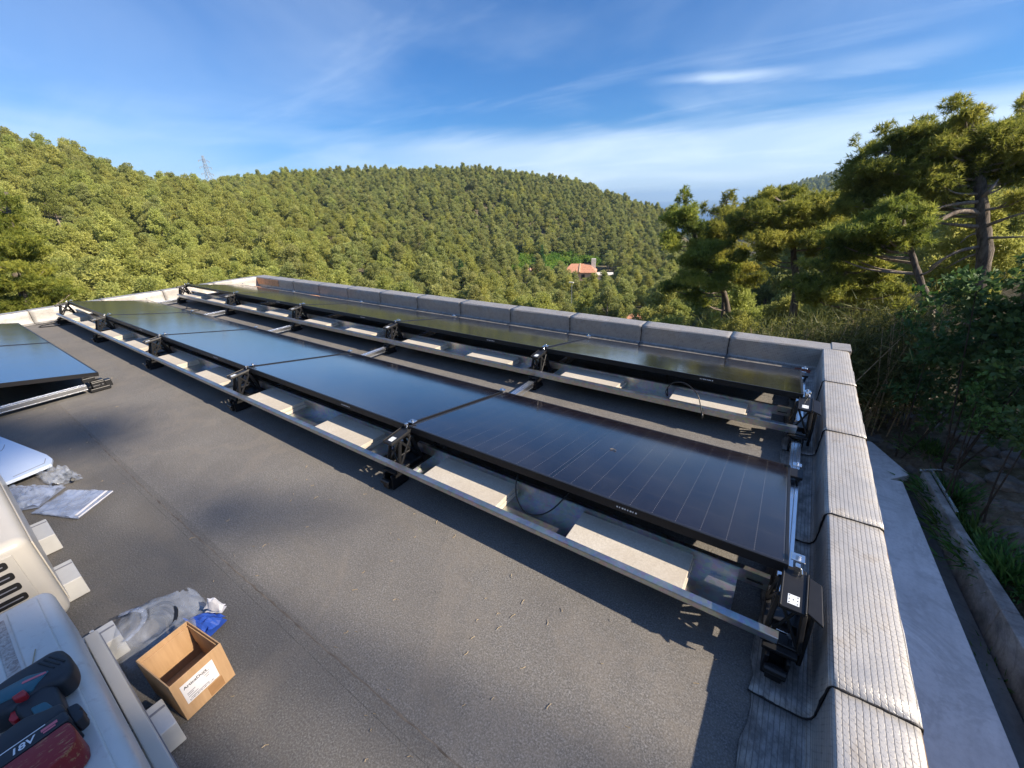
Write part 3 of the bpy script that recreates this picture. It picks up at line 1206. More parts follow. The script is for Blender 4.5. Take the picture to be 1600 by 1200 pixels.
cable('black cable arching up out of the back row tray near its right end',
      [(-0.80, 3.0, 0.21), (-0.66, 2.90, 0.215), (-0.58, 2.70, 0.125), (-0.585, 2.66, 0.17), (-0.55, 2.655, 0.235), (-0.47, 2.63, 0.262), (-0.38, 2.585, 0.225), (-0.338, 2.545, 0.150), (-0.325, 2.53, 0.115)],
      0.0034, ((-0.326, 2.532, 0.128), (-0.318, 2.522, 0.092)))
cable('thin black cable hanging in a loop below the right end panel of the front row',
      [(-0.89, 1.36, 0.245), (-0.885, 1.285, 0.215), (-0.86, 1.235, 0.15), (-0.80, 1.205, 0.110), (-0.735, 1.215, 0.112), (-0.68, 1.25, 0.145), (-0.64, 1.33, 0.20), (-0.62, 1.40, 0.245)])
cable('black cable lying loose on the felt near the left parapet',
      [(-8.55, 1.35, 0.03), (-8.62, 1.2, 0.02), (-8.72, 0.95, 0.004), (-8.60, 0.90, 0.003), (-8.45, 1.10, 0.003), (-8.30, 1.30, 0.003), (-8.2, 1.38, 0.003)], 0.006)
cable('black cable coiled on the felt between the far left row ends',
      [(-8.3, 2.55, 0.003), (-8.0, 2.45, 0.003), (-7.8, 2.30, 0.003), (-7.6, 2.45, 0.003), (-7.75, 2.52, 0.003), (-8.0, 2.38, 0.003)], 0.006)

# ------------------------------------------------------------------ condenser units at the lower left
def rounded(poly, r, n=4):
    out = []
    m = len(poly)
    for i in range(m):
        p0, p1, p2 = Vector(poly[i - 1]), Vector(poly[i]), Vector(poly[(i + 1) % m])
        d0, d2 = (p0 - p1), (p2 - p1)
        rr = min(r, d0.length * .45, d2.length * .45)
        a, b = p1 + d0.normalized() * rr, p1 + d2.normalized() * rr
        for k in range(n + 1):
            t_ = k / n
            out.append(tuple((1 - t_) ** 2 * a + 2 * t_ * (1 - t_) * p1 + t_ ** 2 * b))
    return out


# near unit
AX0, AX1, AY0, AY1, AZ0, AZ1 = -1.735, -0.62, -0.80, -0.068, 0.10, 0.33
ac = thing('condenser_unit', 'cream condenser unit lying nearest the camera with a drill on top', 'air conditioner', (AX0, AY0, 0), group='cream condenser units')
o = MB()
o.box(0, AX1 - AX0, 0, AY1 - AY0, AZ0 + 0.02, AZ1)
o.build('casing', M_ACTOP, ac, bevel=0.030, seg=5, smooth=True)
o = MB()
o.box(0.06, AX1 - AX0, 0.05, AY1 - AY0 - 0.100, AZ1 - 0.02, AZ1 + 0.0012)
o.build('dirt_channel', M_ACDIRT, ac)
o = MB()
for (ya, yb) in ((-0.160, -0.098), (-0.268, -0.192), (-0.376, -0.300), (-0.484, -0.408), (-0.592, -0.516)):
    o.box(0.040, AX1 - AX0 - 0.03, ya - AY0, yb - AY0, AZ1 - 0.01, AZ1 + 0.0065)
o.build('raised_panel', M_ACTOP, ac, bevel=0.004, seg=3)
o = MB()
o.box(0.048, AX1 - AX0 - .01, AY1 - AY0 + 0.0005, AY1 - AY0 + 0.034, AZ0, AZ0 + 0.024)
o.box(0.03, AX1 - AX0 - .01, 0.02, AY1 - AY0 - 0.012, AZ0 - 0.012, AZ0 + 0.0195)
o.build('base_flange', M_AC, ac, bevel=0.004, seg=3)
o = MB()
o.box(0.050, AX1 - AX0 - .012, AY1 - AY0 + 0.030, AY1 - AY0 + 0.0365, AZ0 - 0.006, AZ0 - 0.0005)
o.build('edge_trim', M_GREYPRINT, ac)


def feet(unit, xs_, y0, y1, ox, oy):
    for (xa, xb) in xs_:
        q = MB()
        q.box(xa - ox, xb - ox, y0 - oy, y1 - oy, 0.0, 0.084)
        ft = q.build('foot', M_PVC, unit, bevel=0.003)
        q = MB()
        q.box(xa - ox + 0.028, xa - ox + 0.036, y0 - oy + .01, y1 - oy - 0.002, 0.0842, 0.0852)
        q.build('slot', M_GREYPRINT, ft)


feet(ac, ((-1.742, -1.645), (-1.288, -1.178)), -0.72, 0.006, AX0, AY0)
o = MB()
bx = -1.700 - AX0
o.tube([(bx, AY1 - AY0 + 0.022, 0.086), (bx, AY1 - AY0 + 0.022, 0.100)], 0.011, 8)
o.tube([(bx, AY1 - AY0 + 0.022, 0.100), (bx, AY1 - AY0 + 0.022, 0.118)], 0.006, 8)
o.build('bolt', M_BOLT, ac)

# far unit
BX0, BX1, BY0, BY1, BZ0, BZ1 = -3.25, -1.885, -0.80, -0.055, 0.09, 0.44
ab = thing('condenser_unit', 'cream condenser unit with black side louvres, behind the nearer one', 'air conditioner', (BX0, BY0, 0), group='cream condenser units')
o = MB()
o.box(0, BX1 - BX0, 0, BY1 - BY0, BZ0, BZ1)
o.build('casing', M_AC, ab, bevel=0.034, seg=5, smooth=True)
o = MB()
for (ya, yb) in ((-0.20, -0.115), (-0.36, -0.24), (-0.54, -0.40)):
    o.box(0.06, BX1 - BX0 - 0.05, ya - BY0, yb - BY0, BZ1 - 0.01, BZ1 + 0.006)
o.build('raised_panel', M_ACTOP, ab, bevel=0.004, seg=3)
o = MB()
fx = BX1 - BX0
o.box(fx - 0.01, fx + 0.004, 0.06, BY1 - BY0 - 0.045, BZ0 + 0.05, BZ1 - 0.036)
o.build('side_plate', M_AC, ab, bevel=0.003)
for k in range(5):
    o = MB()
    yy = BY1 - BY0 - 0.064
    z_ = BZ1 - 0.062 - k * 0.043
    o.prism(rounded([(yy - 0.50, z_ - 0.014), (yy, z_ - 0.014), (yy, z_ + 0.014), (yy - 0.50, z_ + 0.014)], 0.010), fx + 0.0042, fx + 0.0058,
            M=Matrix(((0, 0, 1, 0), (1, 0, 0, 0), (0, 1, 0, 0), (0, 0, 0, 1))))
    lv = o.build('louvre', M_VENT, ab)
    o = MB()
    o.box(fx + 0.0059, fx + 0.0072, yy - 0.49, yy - 0.01, z_ - 0.002, z_ + 0.0015)
    o.build('louvre_slat', M_GREYPRINT, lv)
o = MB()
o.box(0.05, BX1 - BX0 - 0.05, BY1 - BY0 + 0.0005, BY1 - BY0 + 0.005, BZ0 + 0.03, BZ1 - 0.05)
o.build('side_rib', M_AC, ab, bevel=0.002)
feet(ab, ((-2.700, -2.520), (-2.255, -2.095)), -0.72, 0.0, BX0, BY0)

# ------------------------------------------------------------------ cordless drill lying on the near unit
dz = AZ1 + 0.0075
dr = thing('cordless_drill', 'teal and black cordless drill with a scuffed red battery, lying on its side', 'drill', (-1.20, -0.15, dz))
OX, OY = -1.20, -0.15


def dpoly(pts, r=0.008):
    return rounded([(x - OX, y - OY) for x, y in pts], r)


o = MB()
o.prism(dpoly([(-1.322, -0.215), (-1.333, -0.172), (-1.331, -0.140), (-1.333, -0.107), (-1.320, -0.090), (-1.284, -0.083), (-1.243, -0.084),
               (-1.218, -0.093), (-1.210, -0.108), (-1.215, -0.124), (-1.228, -0.143), (-1.224, -0.169), (-1.220, -0.19), (-1.240, -0.232), (-1.300, -0.236)], 0.016), 0.006, 0.068)
o.build('motor_housing', M_GRIP, dr, bevel=0.016, seg=4, smooth=True)
o = MB()
o.tube([(-1.272 - OX, -0.225 - OY, 0.036), (-1.272 - OX, -0.262 - OY, 0.036), (-1.272 - OX, -0.268 - OY, 0.036), (-1.272 - OX, -0.31 - OY, 0.036), (-1.272 - OX, -0.325 - OY, 0.036)],
       [0.033, 0.031, 0.026, 0.024, 0.013], 20)
o.build('chuck', M_VENT, dr, bevel=0.002)
o = MB()
o.prism(dpoly([(-1.300, -0.225), (-1.288, -0.150), (-1.262, -0.118), (-1.246, -0.140), (-1.232, -0.152), (-1.250, -0.185), (-1.262, -0.228)], 0.006), 0.060, 0.0705)
o.build('teal_side', M_TEAL, dr, bevel=0.004, seg=3, smooth=True)
o = MB()
for k in range(3):
    o.prism([(-1.309 + k * .0, -0.128 + k * 0.009 - 0), (-1.262 + 0, -0.110 + k * 0.009), (-1.262, -0.113 + k * 0.009), (-1.309, -0.131 + k * 0.009)], 0.0675, 0.0692,
            M=Matrix.Translation((-OX, -OY, 0)))
o.build('cooling_slot', M_VENT, dr)
o = MB()
o.prism(dpoly([(-1.245, -0.185), (-1.245, -0.142), (-1.214, -0.119), (-1.165, -0.120), (-1.128, -0.120), (-1.125, -0.160), (-1.150, -0.172), (-1.200, -0.184)], 0.010), 0.012, 0.062)
o.build('handle', M_GRIP, dr, bevel=0.014, seg=4, smooth=True)
o = MB()
o.prism(dpoly([(-1.189, -0.163), (-1.181, -0.141), (-1.152, -0.134), (-1.138, -0.137), (-1.146, -0.159)], 0.006), 0.0605, 0.0650)
o.build('teal_inlay', M_TEAL, dr, bevel=0.002)
o = MB()
o.prism(dpoly([(-1.150, -0.245), (-1.165, -0.205), (-1.168, -0.172), (-1.150, -0.145), (-1.142, -0.122), (-1.112, -0.119), (-1.108, -0.150), (-1.108, -0.190), (-1.105, -0.245)], 0.008), 0.002, 0.072)
o.build('battery_mount', M_GRIP, dr, bevel=0.007, seg=3, smooth=True)
o = MB()
o.prism(dpoly([(-1.1095, -0.250), (-1.1095, -0.190), (-1.1095, -0.120), (-1.080, -0.117), (-1.078, -0.160), (-1.077, -0.250)], 0.006), 0.0, 0.0745)
bt = o.build('battery', M_GRIP, dr, bevel=0.006, seg=3, smooth=True)
o = MB()
o.prism(dpoly([(-1.0765, -0.250), (-1.0765, -0.160), (-1.0775, -0.122), (-1.045, -0.117), (-1.020, -0.120), (-1.008, -0.131), (-1.000, -0.150), (-0.992, -0.250)], 0.008), 0.001, 0.0735)
o.build('red_shell', M_BATT, bt, bevel=0.007, seg=3, smooth=True)
Mt = Matrix.Translation((-1.083 - OX, -0.202 - OY, 0.0748)) @ Matrix.Rotation(rad(90), 4, 'Z')
text_mesh('18V', 0.021, M_WHITEPRINT, 'voltage_marking', bt, Mt, shear=0.15)
o = MB()
o.box(-1.106 - OX, -1.104 - OX, -0.235 - OY, -0.150 - OY, 0.0746, 0.0752)
o.build('white_line', M_WHITEPRINT, bt)
o = MB()
o.box(-1.097 - OX, -1.090 - OX, -0.158 - OY, -0.134 - OY, 0.0746, 0.0752)
o.box(-1.088 - OX, -1.084 - OX, -0.156 - OY, -0.138 - OY, 0.0746, 0.0752)
o.build('pink_marking', M_PINKPRINT, bt)
o = MB()
o.prism(dpoly([(-1.276, -0.160), (-1.263, -0.124), (-1.257, -0.124), (-1.270, -0.162)], 0.002), 0.0706, 0.0713)
o.build('pink_stripe', M_PINKPRINT, dr)
o = MB()
o.prism(dpoly([(-1.237, -0.198), (-1.233, -0.176), (-1.219, -0.174), (-1.196, -0.180), (-1.192, -0.190), (-1.206, -0.196), (-1.222, -0.190)], 0.004), 0.022, 0.056)
o.build('trigger', M_RED, dr, bevel=0.004, seg=3, smooth=True)
o = MB()
o.prism(dpoly([(-1.244, -0.180), (-1.246, -0.161), (-1.230, -0.158), (-1.222, -0.161), (-1.229, -0.178)], 0.003), 0.058, 0.0755)
o.build('direction_switch', M_RED, dr, bevel=0.003)
o = MB()
o.prism(dpoly([(-1.135, -0.120), (-1.130, -0.104), (-1.110, -0.100), (-1.105, -0.106), (-1.098, -0.100), (-1.082, -0.103), (-1.078, -0.117), (-1.100, -0.1195)], 0.004), 0.020, 0.054)
o.build('belt_clip', M_GRIP, dr, bevel=0.003)

# dry stalk lying on the unit
w = MB()
w.tube([(-1.46, -0.135, AZ1 + 0.009), (-1.40, -0.150, AZ1 + 0.010), (-1.345, -0.152, AZ1 + 0.009)], 0.0012, 5)
tag(w.build('dry_stalk', M_LITTER), 'thin dry stalk lying on the near condenser unit beside the drill', 'stalk')

# ------------------------------------------------------------------ cardboard box
bxo = thing('cardboard_box', 'small open cardboard box with a white shipping label beside the condenser units', 'box', (-1.235, 0.028, 0.0))
c0, c1 = Vector((-1.229, 0.026)), Vector((-1.249, 0.167))
ex = (c1 - c0).normalized()                         # along the labelled face
ey = Vector((-ex.y, ex.x))
if ey.x > 0:
    ey = -ey                                        # towards the back (-x)
Wd, Dp, H, T = 0.143, 0.182, 0.156, 0.0035
Mb = Matrix(((ex.x, ey.x, 0, c0.x + 1.235), (ex.y, ey.y, 0, c0.y - 0.028), (0, 0, 1, 0), (0, 0, 0, 1)))
bo = MB()
bo.box(0, Wd, 0, T, 0.001, H, M=Mb)
bo.box(0, Wd, Dp - T, Dp, 0.001, H - 0.002, M=Mb)
bo.box(0, T, T, Dp - T, 0.001, H, M=Mb)
bo.box(Wd - T, Wd, T, Dp - T, 0.001, H - 0.001, M=Mb)
bo.box(T, Wd - T, T, Dp - T, 0.001, 0.005, M=Mb)
bo.build('carton', M_CARD, bxo, bevel=0.0012, seg=2)
bo = MB()                                            # inner flap folded down along the back and right
bo.box(T + .002, Wd - T - .004, Dp - T - 0.004, Dp - T - 0.001, 0.05, H - 0.02, M=Mb)
bo.box(Wd - T - 0.004, Wd - T - 0.001, T + .002, Dp - T - .006, 0.07, H - 0.012, M=Mb)
bo.build('flap', M_CARD, bxo, bevel=0.0008)
Mf = Mb @ Matrix(((1, 0, 0, 0), (0, 0, -1, 0), (0, 1, 0, 0), (0, 0, 0, 1)))   # x along face, y up, z out
lb_ = MB()
lb_.box(0.018, 0.108, 0.052, 0.128, 0.0002, 0.0007, M=Mf)
lab = lb_.build('shipping_label', M_LABEL, bxo)
text_mesh('ArticaDuct', 0.0140, M_DOT, 'label_text', lab, Mf @ Matrix.Translation((0.024, 0.108, 0.0009)), extrude=0.0001)
lb_ = MB()
for (x0, y0, ww) in ((0.026, 0.086, 0.022), (0.026, 0.080, 0.016), (0.026, 0.072, 0.026), (0.074, 0.104, 0.018), (0.076, 0.096, 0.014), (0.078, 0.088, 0.010), (0.03, 0.064, 0.05)):
    lb_.box(x0, x0 + ww, y0, y0 + 0.0022, 0.0008, 0.0010, M=Mf)
for k in range(20):
    lb_.box(0.026 + k * 0.0034, 0.026 + k * 0.0034 + (0.0012 if k % 3 else 0.002), 0.056, 0.062, 0.0008, 0.0010, M=Mf)
lb_.build('label_print', M_GREYPRINT, lab)
lb_ = MB()
lb_.box(0.070, 0.112, 0.006, 0.046, 0.0002, 0.0006, M=Mf)
lb_.build('tape_patch', M_TAPE, bxo)


# ------------------------------------------------------------------ plastic bags and odd pieces
def crumple(name, corners, mat, label, cat, nx=26, ny=20, amp=0.012, z0=0.006, puff=0.02, seed=1, parent=None, group=None):
    """a creased film: bilinear patch with folded noise, upper and lower sheet meeting at the rim"""
    from mathutils import noise as mn
    c = [Vector((*p, 0)) for p in corners]
    base = sum(c, Vector()) / 4
    vs_, fs = [], []
    for sgn in (1, 0):
        o_ = len(vs_)
        for j in range(ny + 1):
            for i in range(nx + 1):
                u, v = i / nx, j / ny
                p = c[0].lerp(c[1], u).lerp(c[3].lerp(c[2], u), v)
                e = min(u, 1 - u) * min(v, 1 - v) * 4
                n1 = mn.noise(Vector((p.x * 14 + seed, p.y * 14, 3.1 * seed)))
                n2 = abs(mn.noise(Vector((p.x * 12 + p.y * 30 + seed * 3, p.y * 14 - p.x * 20, seed))))
                n3 = mn.noise(Vector((p.x * 90, p.y * 90, seed * 2.2)))
                z = z0 + sgn * (puff * min(1, e * 2.2) * (0.6 + .6 * n1) + amp * (n2 * 1.4 + n3 * .12) + amp * .4)
                dx = (n1 * 0.006 + n3 * .003)
                vs_.append((p.x - base.x + dx, p.y - base.y - dx, max(0.002 if sgn else 0.001, z)))
        for j in range(ny):
            for i in range(nx):
                a = o_ + j * (nx + 1) + i
                fs.append((a, a + 1, a + nx + 2, a + nx + 1))
    w = MB()
    w.add(vs_, fs)
    o = w.build(name, mat, parent, smooth=mat in (M_FILM, M_FILM2))
    o.location = base
    if parent is None:
        tag(o, label, cat, group)
    return o


bd = thing('flat_board', 'pale flat board with a clipped corner behind the far condenser unit', 'board', (-3.6, 0.0, 0.02))
w = MB()
w.prism([(x + 3.6, y) for x, y in [(-4.40, -0.012), (-3.605, 0.142), (-3.505, 0.150), (-3.425, 0.132), (-3.40, 0.0), (-3.36, -0.30), (-4.40, -0.42)]], 0.012, 0.030)
sheet = w.build('sheet', M_BOARD, bd, bevel=0.002)
w = MB()
w.bar((-0.002 + .06, 0.128, 0.0304), (0.125, 0.112, 0.0304), 0.003, 0.001)
w.bar((0.125, 0.112, 0.0304), (0.165, -0.02, 0.0304), 0.006, 0.001)
w.build('fold_line', M_GREYPRINT, sheet)
w = MB()
pts = []
for k in range(30):
    a = k / 29
    pts.append((-0.42 + 0.10 * math.sin(a * 9) * (1 - .3 * a), 0.02 - a * 0.18, 0.0305))
w.tube(pts, 0.0016, 6)
w.build('printed_outline', M_GREYPRINT, sheet)
w = MB()
for (xx, yy) in ((-0.4, -0.05), (0.08, 0.07), (0.1, -0.2)):
    w.box(xx - 0.03, xx + 0.03, yy - 0.03, yy + 0.03, -0.0195, 0.0115)
w.build('spacer', M_BLACK, bd)

crumple('zip_bag', [(-3.075, 0.125), (-2.845, 0.262), (-2.715, 0.092), (-2.985, -0.030)], M_FILM2,
        'flat empty zip bag on the felt, nearest the louvred condenser unit', 'plastic bag', puff=0.004, amp=0.009, seed=2, group='clear plastic bags')
w = MB()
w.bar((-2.868, 0.238, 0.016), (-2.742, 0.090, 0.016), 0.010, 0.003)
w.bar((-2.842, 0.256, 0.012), (-2.718, 0.094, 0.012), 0.005, 0.003)
seal = w.build('zip_strip', M_LABEL)
zb = bpy.data.objects['zip_bag']
seal.parent = zb
seal.matrix_parent_inverse = Matrix.Translation(-zb.location)
crumple('zip_bag', [(-3.42, -0.06), (-3.14, 0.128), (-3.02, 0.00), (-3.10, -0.10)], M_FILM2,
        'crumpled clear bag between the pale board and the flat zip bag', 'plastic bag', puff=0.035, amp=0.018, seed=4, group='clear plastic bags')
crumple('small_parts_bag', [(-3.44, 0.055), (-3.385, 0.175), (-3.16, 0.200), (-3.185, 0.085)], M_FILM,
        'small scrunched clear bag holding black parts at the board corner', 'plastic bag', puff=0.05, amp=0.03, seed=6, group='clear plastic bags')
w = MB()
for k in range(6):
    a = Vector((-3.26 + rnd.uniform(-.06, .08), 0.125 + rnd.uniform(-.03, .04), 0.012))
    w.tube([a, a + Vector((rnd.uniform(-.05, .05), rnd.uniform(-.03, .03), 0.012))], 0.010, 8)
tag(w.build('plastic_fitting', M_BLACK, bevel=0.002), 'black plastic fittings inside the scrunched bag at the board corner', 'fittings')


def big_bag():
    from mathutils import noise as mn
    cx_, cy_ = -1.625, 0.085
    t_ = thing('carrier_bag', 'large clear carrier bag slumped beside the cardboard box', 'plastic bag', (cx_, cy_, 0))
    nu, nv = 56, 26
    vs_, fs = [], []
    for j in range(nv + 1):
        v = j / nv
        for i in range(nu):
            a = 2 * PI * i / nu
            ca, sa = math.cos(a), math.sin(a)
            n0 = mn.noise(Vector((ca * 1.6, sa * 1.6, 5.0)))
            rim = 1 + 0.16 * n0
            rx, ry = 0.165 * rim, 0.150 * rim
            th = v * PI / 2
            rr = math.cos(th) ** 0.75
            p = Vector((ca * rx * rr, sa * ry * rr, 0))
            hgt = 0.105 * math.sin(th) ** 0.8
            f = abs(mn.noise(Vector((p.x * 11 + p.y * 9, p.y * 16 - p.x * 6, v * 1.5)))) * 0.045 + abs(mn.noise(Vector((p.x * 30 + p.y * 14, p.y * 26, v * 3 + 3)))) * 0.014
            sc = 1 - 1.6 * f
            vs_.append((p.x * sc, p.y * sc, max(0.003, hgt * (1 + 0.35 * mn.noise(Vector((p.x * 9, p.y * 9, 9)))) - f * 0.7)))
    hole_a, hole_v = (1.9, 2.6), (0.40, 0.62)
    for j in range(nv):
        for i in range(nu):
            a = 2 * PI * (i + .5) / nu
            v = (j + .5) / nv
            d = ((a - 2.25) / 0.42) ** 2 + ((v - 0.5) / 0.15) ** 2
            if d < 1:
                continue
            i2 = (i + 1) % nu
            fs.append((j * nu + i, j * nu + i2, (j + 1) * nu + i2, (j + 1) * nu + i))
    w = MB()
    w.add(vs_, fs)
    w.build('film', M_FILM, t_, smooth=True)
    w = MB()
    for q in range(3):
        pts = []
        for k in range(14):
            a = 0.4 + 2.6 * k / 13
            pts.append((0.09 * math.cos(a) - 0.0, 0.075 * math.sin(a) * (0.6 + .2 * q) - 0.01, 0.018 + 0.016 * q + 0.03 * math.sin(a)))
        w.tube(pts, 0.006, 6)
    w.build('cable_inside', M_CABLE, t_, smooth=True)
    w = MB()
    pts = [(-0.125 + 0.02 * k, -0.06 + 0.055 * math.sin(k * .5), 0.078 + 0.010 * math.sin(k * .9)) for k in range(8)]
    for i in range(len(pts) - 1):
        w.bar(pts[i], Vector(pts[i + 1]) + Vector((.001, 0, 0)), 0.016, 0.0015)
    w.build('handle_strap', M_FILM2, t_, smooth=True)
    return t_


big_bag()
crumple('printed_wrapper', [(-1.585, 0.150), (-1.560, 0.215), (-1.475, 0.240), (-1.455, 0.165)], M_BLUEWRAP,
        'bright blue printed wrapper poking out beyond the carrier bag', 'wrapper', nx=9, ny=8, puff=0.035, amp=0.035, seed=9)
crumple('white_wrapper', [(-1.535, 0.205), (-1.545, 0.232), (-1.495, 0.262), (-1.480, 0.240)], M_LABEL,
        'white scrap of wrapper on the tip of the blue one', 'wrapper', nx=8, ny=8, puff=0.05, amp=0.015, z0=0.05, seed=12)

# pine litter scattered over the felt
nv_, nf_ = [], []
for k in range(190):
    x, y = rnd.uniform(-5.5, 0.12), rnd.uniform(-0.2, 2.4)
    if k < 80:
        x, y = rnd.uniform(-2.2, 0.1), rnd.uniform(0.05, 1.05)
    a, ln, wd = rnd.uniform(0, PI), rnd.uniform(0.008, 0.024), 0.0004
    d, s = Vector((math.cos(a), math.sin(a), 0)), Vector((-math.sin(a), math.cos(a), 0))
    c = Vector((x, y, -0.0012))
    bend = s * rnd.uniform(-.004, .004)
    for (p, q) in ((c - d * ln / 2, c + bend), (c + bend, c + d * ln / 2)):
        o_ = len(nv_)
        nv_ += [p - s * wd, q - s * wd, q + s * wd + Vector((0, 0, .002)), p + s * wd + Vector((0, 0, .0015))]
        nf_.append((o_, o_ + 1, o_ + 2, o_ + 3))
w = MB()
w.add(nv_, nf_)
tag(w.build('pine_needle_litter', M_LITTER), 'dry pine needles scattered over the grey roof felt', 'pine needles', kind='stuff')
w = MB()
w.tube([(-0.61, 1.72, 0.2165), (-0.598, 1.727, 0.2155), (-0.58, 1.722, 0.2165)], 0.0018, 5)
o_ = w.build('dry_twig', M_LITTER)
tag(o_, 'small dry twig lying on the right end panel of the front row', 'twig')

# ------------------------------------------------------------------ terrain
def at(px, py, d):
    """point at horizontal distance d from the camera's foot in the direction seen at a photo pixel"""
    v = _r * ((px - 800) / F_PX) - _u * ((py - 600) / F_PX) + _f
    v = v / math.hypot(v.x, v.y)
    return Vector((0, 0, CAM_H)) + v * d


def on_z(px, py, z):
    v = _r * ((px - 800) / F_PX) - _u * ((py - 600) / F_PX) + _f
    return Vector((0, 0, CAM_H)) + v * ((z - CAM_H) / v.z)


R_K = np.array([0, 8, 16, 25, 40, 60, 80, 110, 130, 160, 200, 260, 320, 450, 600, 900, 1300, 2000, 4000.])
TAB = {
    -180: [-3.4, -3.4, -3.4, -3.4, -3, -2, 0, 4, 6, 10, 14, 20, 25, 30, 30, 20, -20, -140, -170],
    -120: [-3.4, -3.4, -4.5, -6, -7, -5, -1, 6, 11, 17, 19, 20, 20, 18, 14, 5, -30, -140, -170],
    -100: [-3.4, -3.6, -5, -6.5, -8.5, -6, -2, 6, 11, 17, 18, 16, 14, 10, 8, 0, -30, -140, -170],
    -82: [-3.4, -3.8, -5.5, -7, -9.5, -8.3, -5, 2.2, 7.6, 13.5, 13, 8, 6, 12, 18, 0, -40, -140, -170],
    -77: [-3.4, -3.8, -5.5, -7, -10, -9.2, -6.5, 0, 4.6, 10.2, 9, 6, 8, 16, 24, 0, -50, -140, -170],
    -73.5: [-3.4, -3.8, -5.5, -7, -10.5, -10, -8, -3, 1.2, 5.7, 5, 6.2, 8.5, 18, 25, 0, -50, -140, -170],
    -69: [-3.4, -3.8, -5.5, -7, -11, -11, -9.5, -5, -1.6, 2.8, 3.4, 7.4, 9.4, 19, 26, 0, -50, -140, -170],
    -66: [-3.4, -3.8, -5.5, -7, -11, -11.5, -10, -6, -2.8, 0.8, 2, 10.4, 11, 17, 24, 0, -60, -140, -170],
    -60: [-3.4, -3.8, -5.5, -7, -11, -12, -11, -7.5, -4.6, -2.0, 3, 13.2, 12, 5, 0, -20, -80, -140, -170],
    -50: [-3.4, -3.8, -5.8, -8, -11.5, -13.5, -13, -10.4, -8.4, -8, 1, 14.8, 13, 0, -20, -50, -100, -140, -170],
    -40: [-3.4, -3.8, -6, -8.5, -12, -15, -16, -14, -14.2, -11, 0, 13.9, 12, -5, -25, -60, -110, -140, -170],
    -34: [-3.4, -3.8, -6, -8.5, -12, -16, -18.5, -17.4, -18, -14, -2, 12.0, 10, -8, -30, -70, -112, -140, -170],
    -26: [-3.4, -3.8, -6, -8.5, -12, -16.5, -20, -21.5, -21.5, -17, -7, 5.2, 4, -15, -40, -80, -113, -140, -170],
    -22: [-3.4, -3.8, -6, -8, -11.5, -16.5, -20, -22, -22.5, -19, -11, -1.8, -4, -22, -45, -80, -113, -140, -170],
    -15: [-3.4, -3.8, -5.6, -7, -10.5, -16, -20, -22.5, -23.5, -22.5, -18, -12, -14, -32, -55, -85, -113, -140, -170],
    -10: [-3.4, -3.8, -5.2, -6.4, -10, -15, -19, -23, -25, -26, -28, -33, -38, -50, -55, -50, -90, -140, -170],
    -6: [-3.4, -3.7, -5, -6.2, -9.5, -14, -18, -22, -24, -27, -30, -35, -40, -45, -42, -17, -50, -140, -170],
    -1.8: [-3.4, -3.6, -4.8, -6, -8.5, -12, -15, -19, -21, -24, -27, -31, -34, -34, -22, 9, -10, -140, -170],
    2.2: [-3.4, -3.5, -4.4, -5.5, -7, -9, -11, -14, -16, -18, -20, -23, -25, -22, -8, 26, 10, -140, -170],
    8: [-3.4, -3.3, -3.6, -4.0, -4.5, -5, -6, -7, -8, -9, -9, -8, -6, 0, 14, 52, 40, -140, -170],
    14: [-3.4, -3.1, -2.6, -2.4, -1.8, -0.5, 1, 3, 4, 6, 9, 14, 19, 28, 42, 80, 70, -140, -170],
    30: [-3.4, -2.9, -1.0, 1.5, 5, 9, 13, 18, 22, 27, 34, 44, 52, 64, 76, 100, 90, -140, -170],
    60: [-3.4, -2.7, 0.0, 3.0, 7, 12, 16, 22, 26, 32, 40, 50, 60, 74, 86, 105, 90, -140, -170],
    110: [-3.4, -2.7, 0.0, 3.0, 7, 12, 16, 22, 26, 32, 40, 50, 60, 74, 86, 105, 90, -140, -170],
    150: [-3.4, -3.2, -2.6, -1, 2, 6, 9, 13, 16, 20, 25, 32, 38, 46, 52, 60, 40, -140, -170],
    180: [-3.4, -3.4, -3.4, -3.4, -3, -2, 0, 4, 6, 10, 14, 20, 25, 30, 30, 20, -20, -140, -170],
}
AZ_K = np.array(sorted(TAB))
Z_K = np.array([TAB[a] for a in AZ_K], float)


def _wave(x, y, s, seed):
    r_ = np.random.default_rng(seed)
    out = np.zeros_like(x)
    for k in range(7):
        a, ph = r_.uniform(0, 2 * PI), r_.uniform(0, 2 * PI)
        f_ = r_.uniform(0.6, 1.8) / s
        out += np.sin((x * math.cos(a) + y * math.sin(a)) * f_ * 2 * PI + ph)
    return out / 7


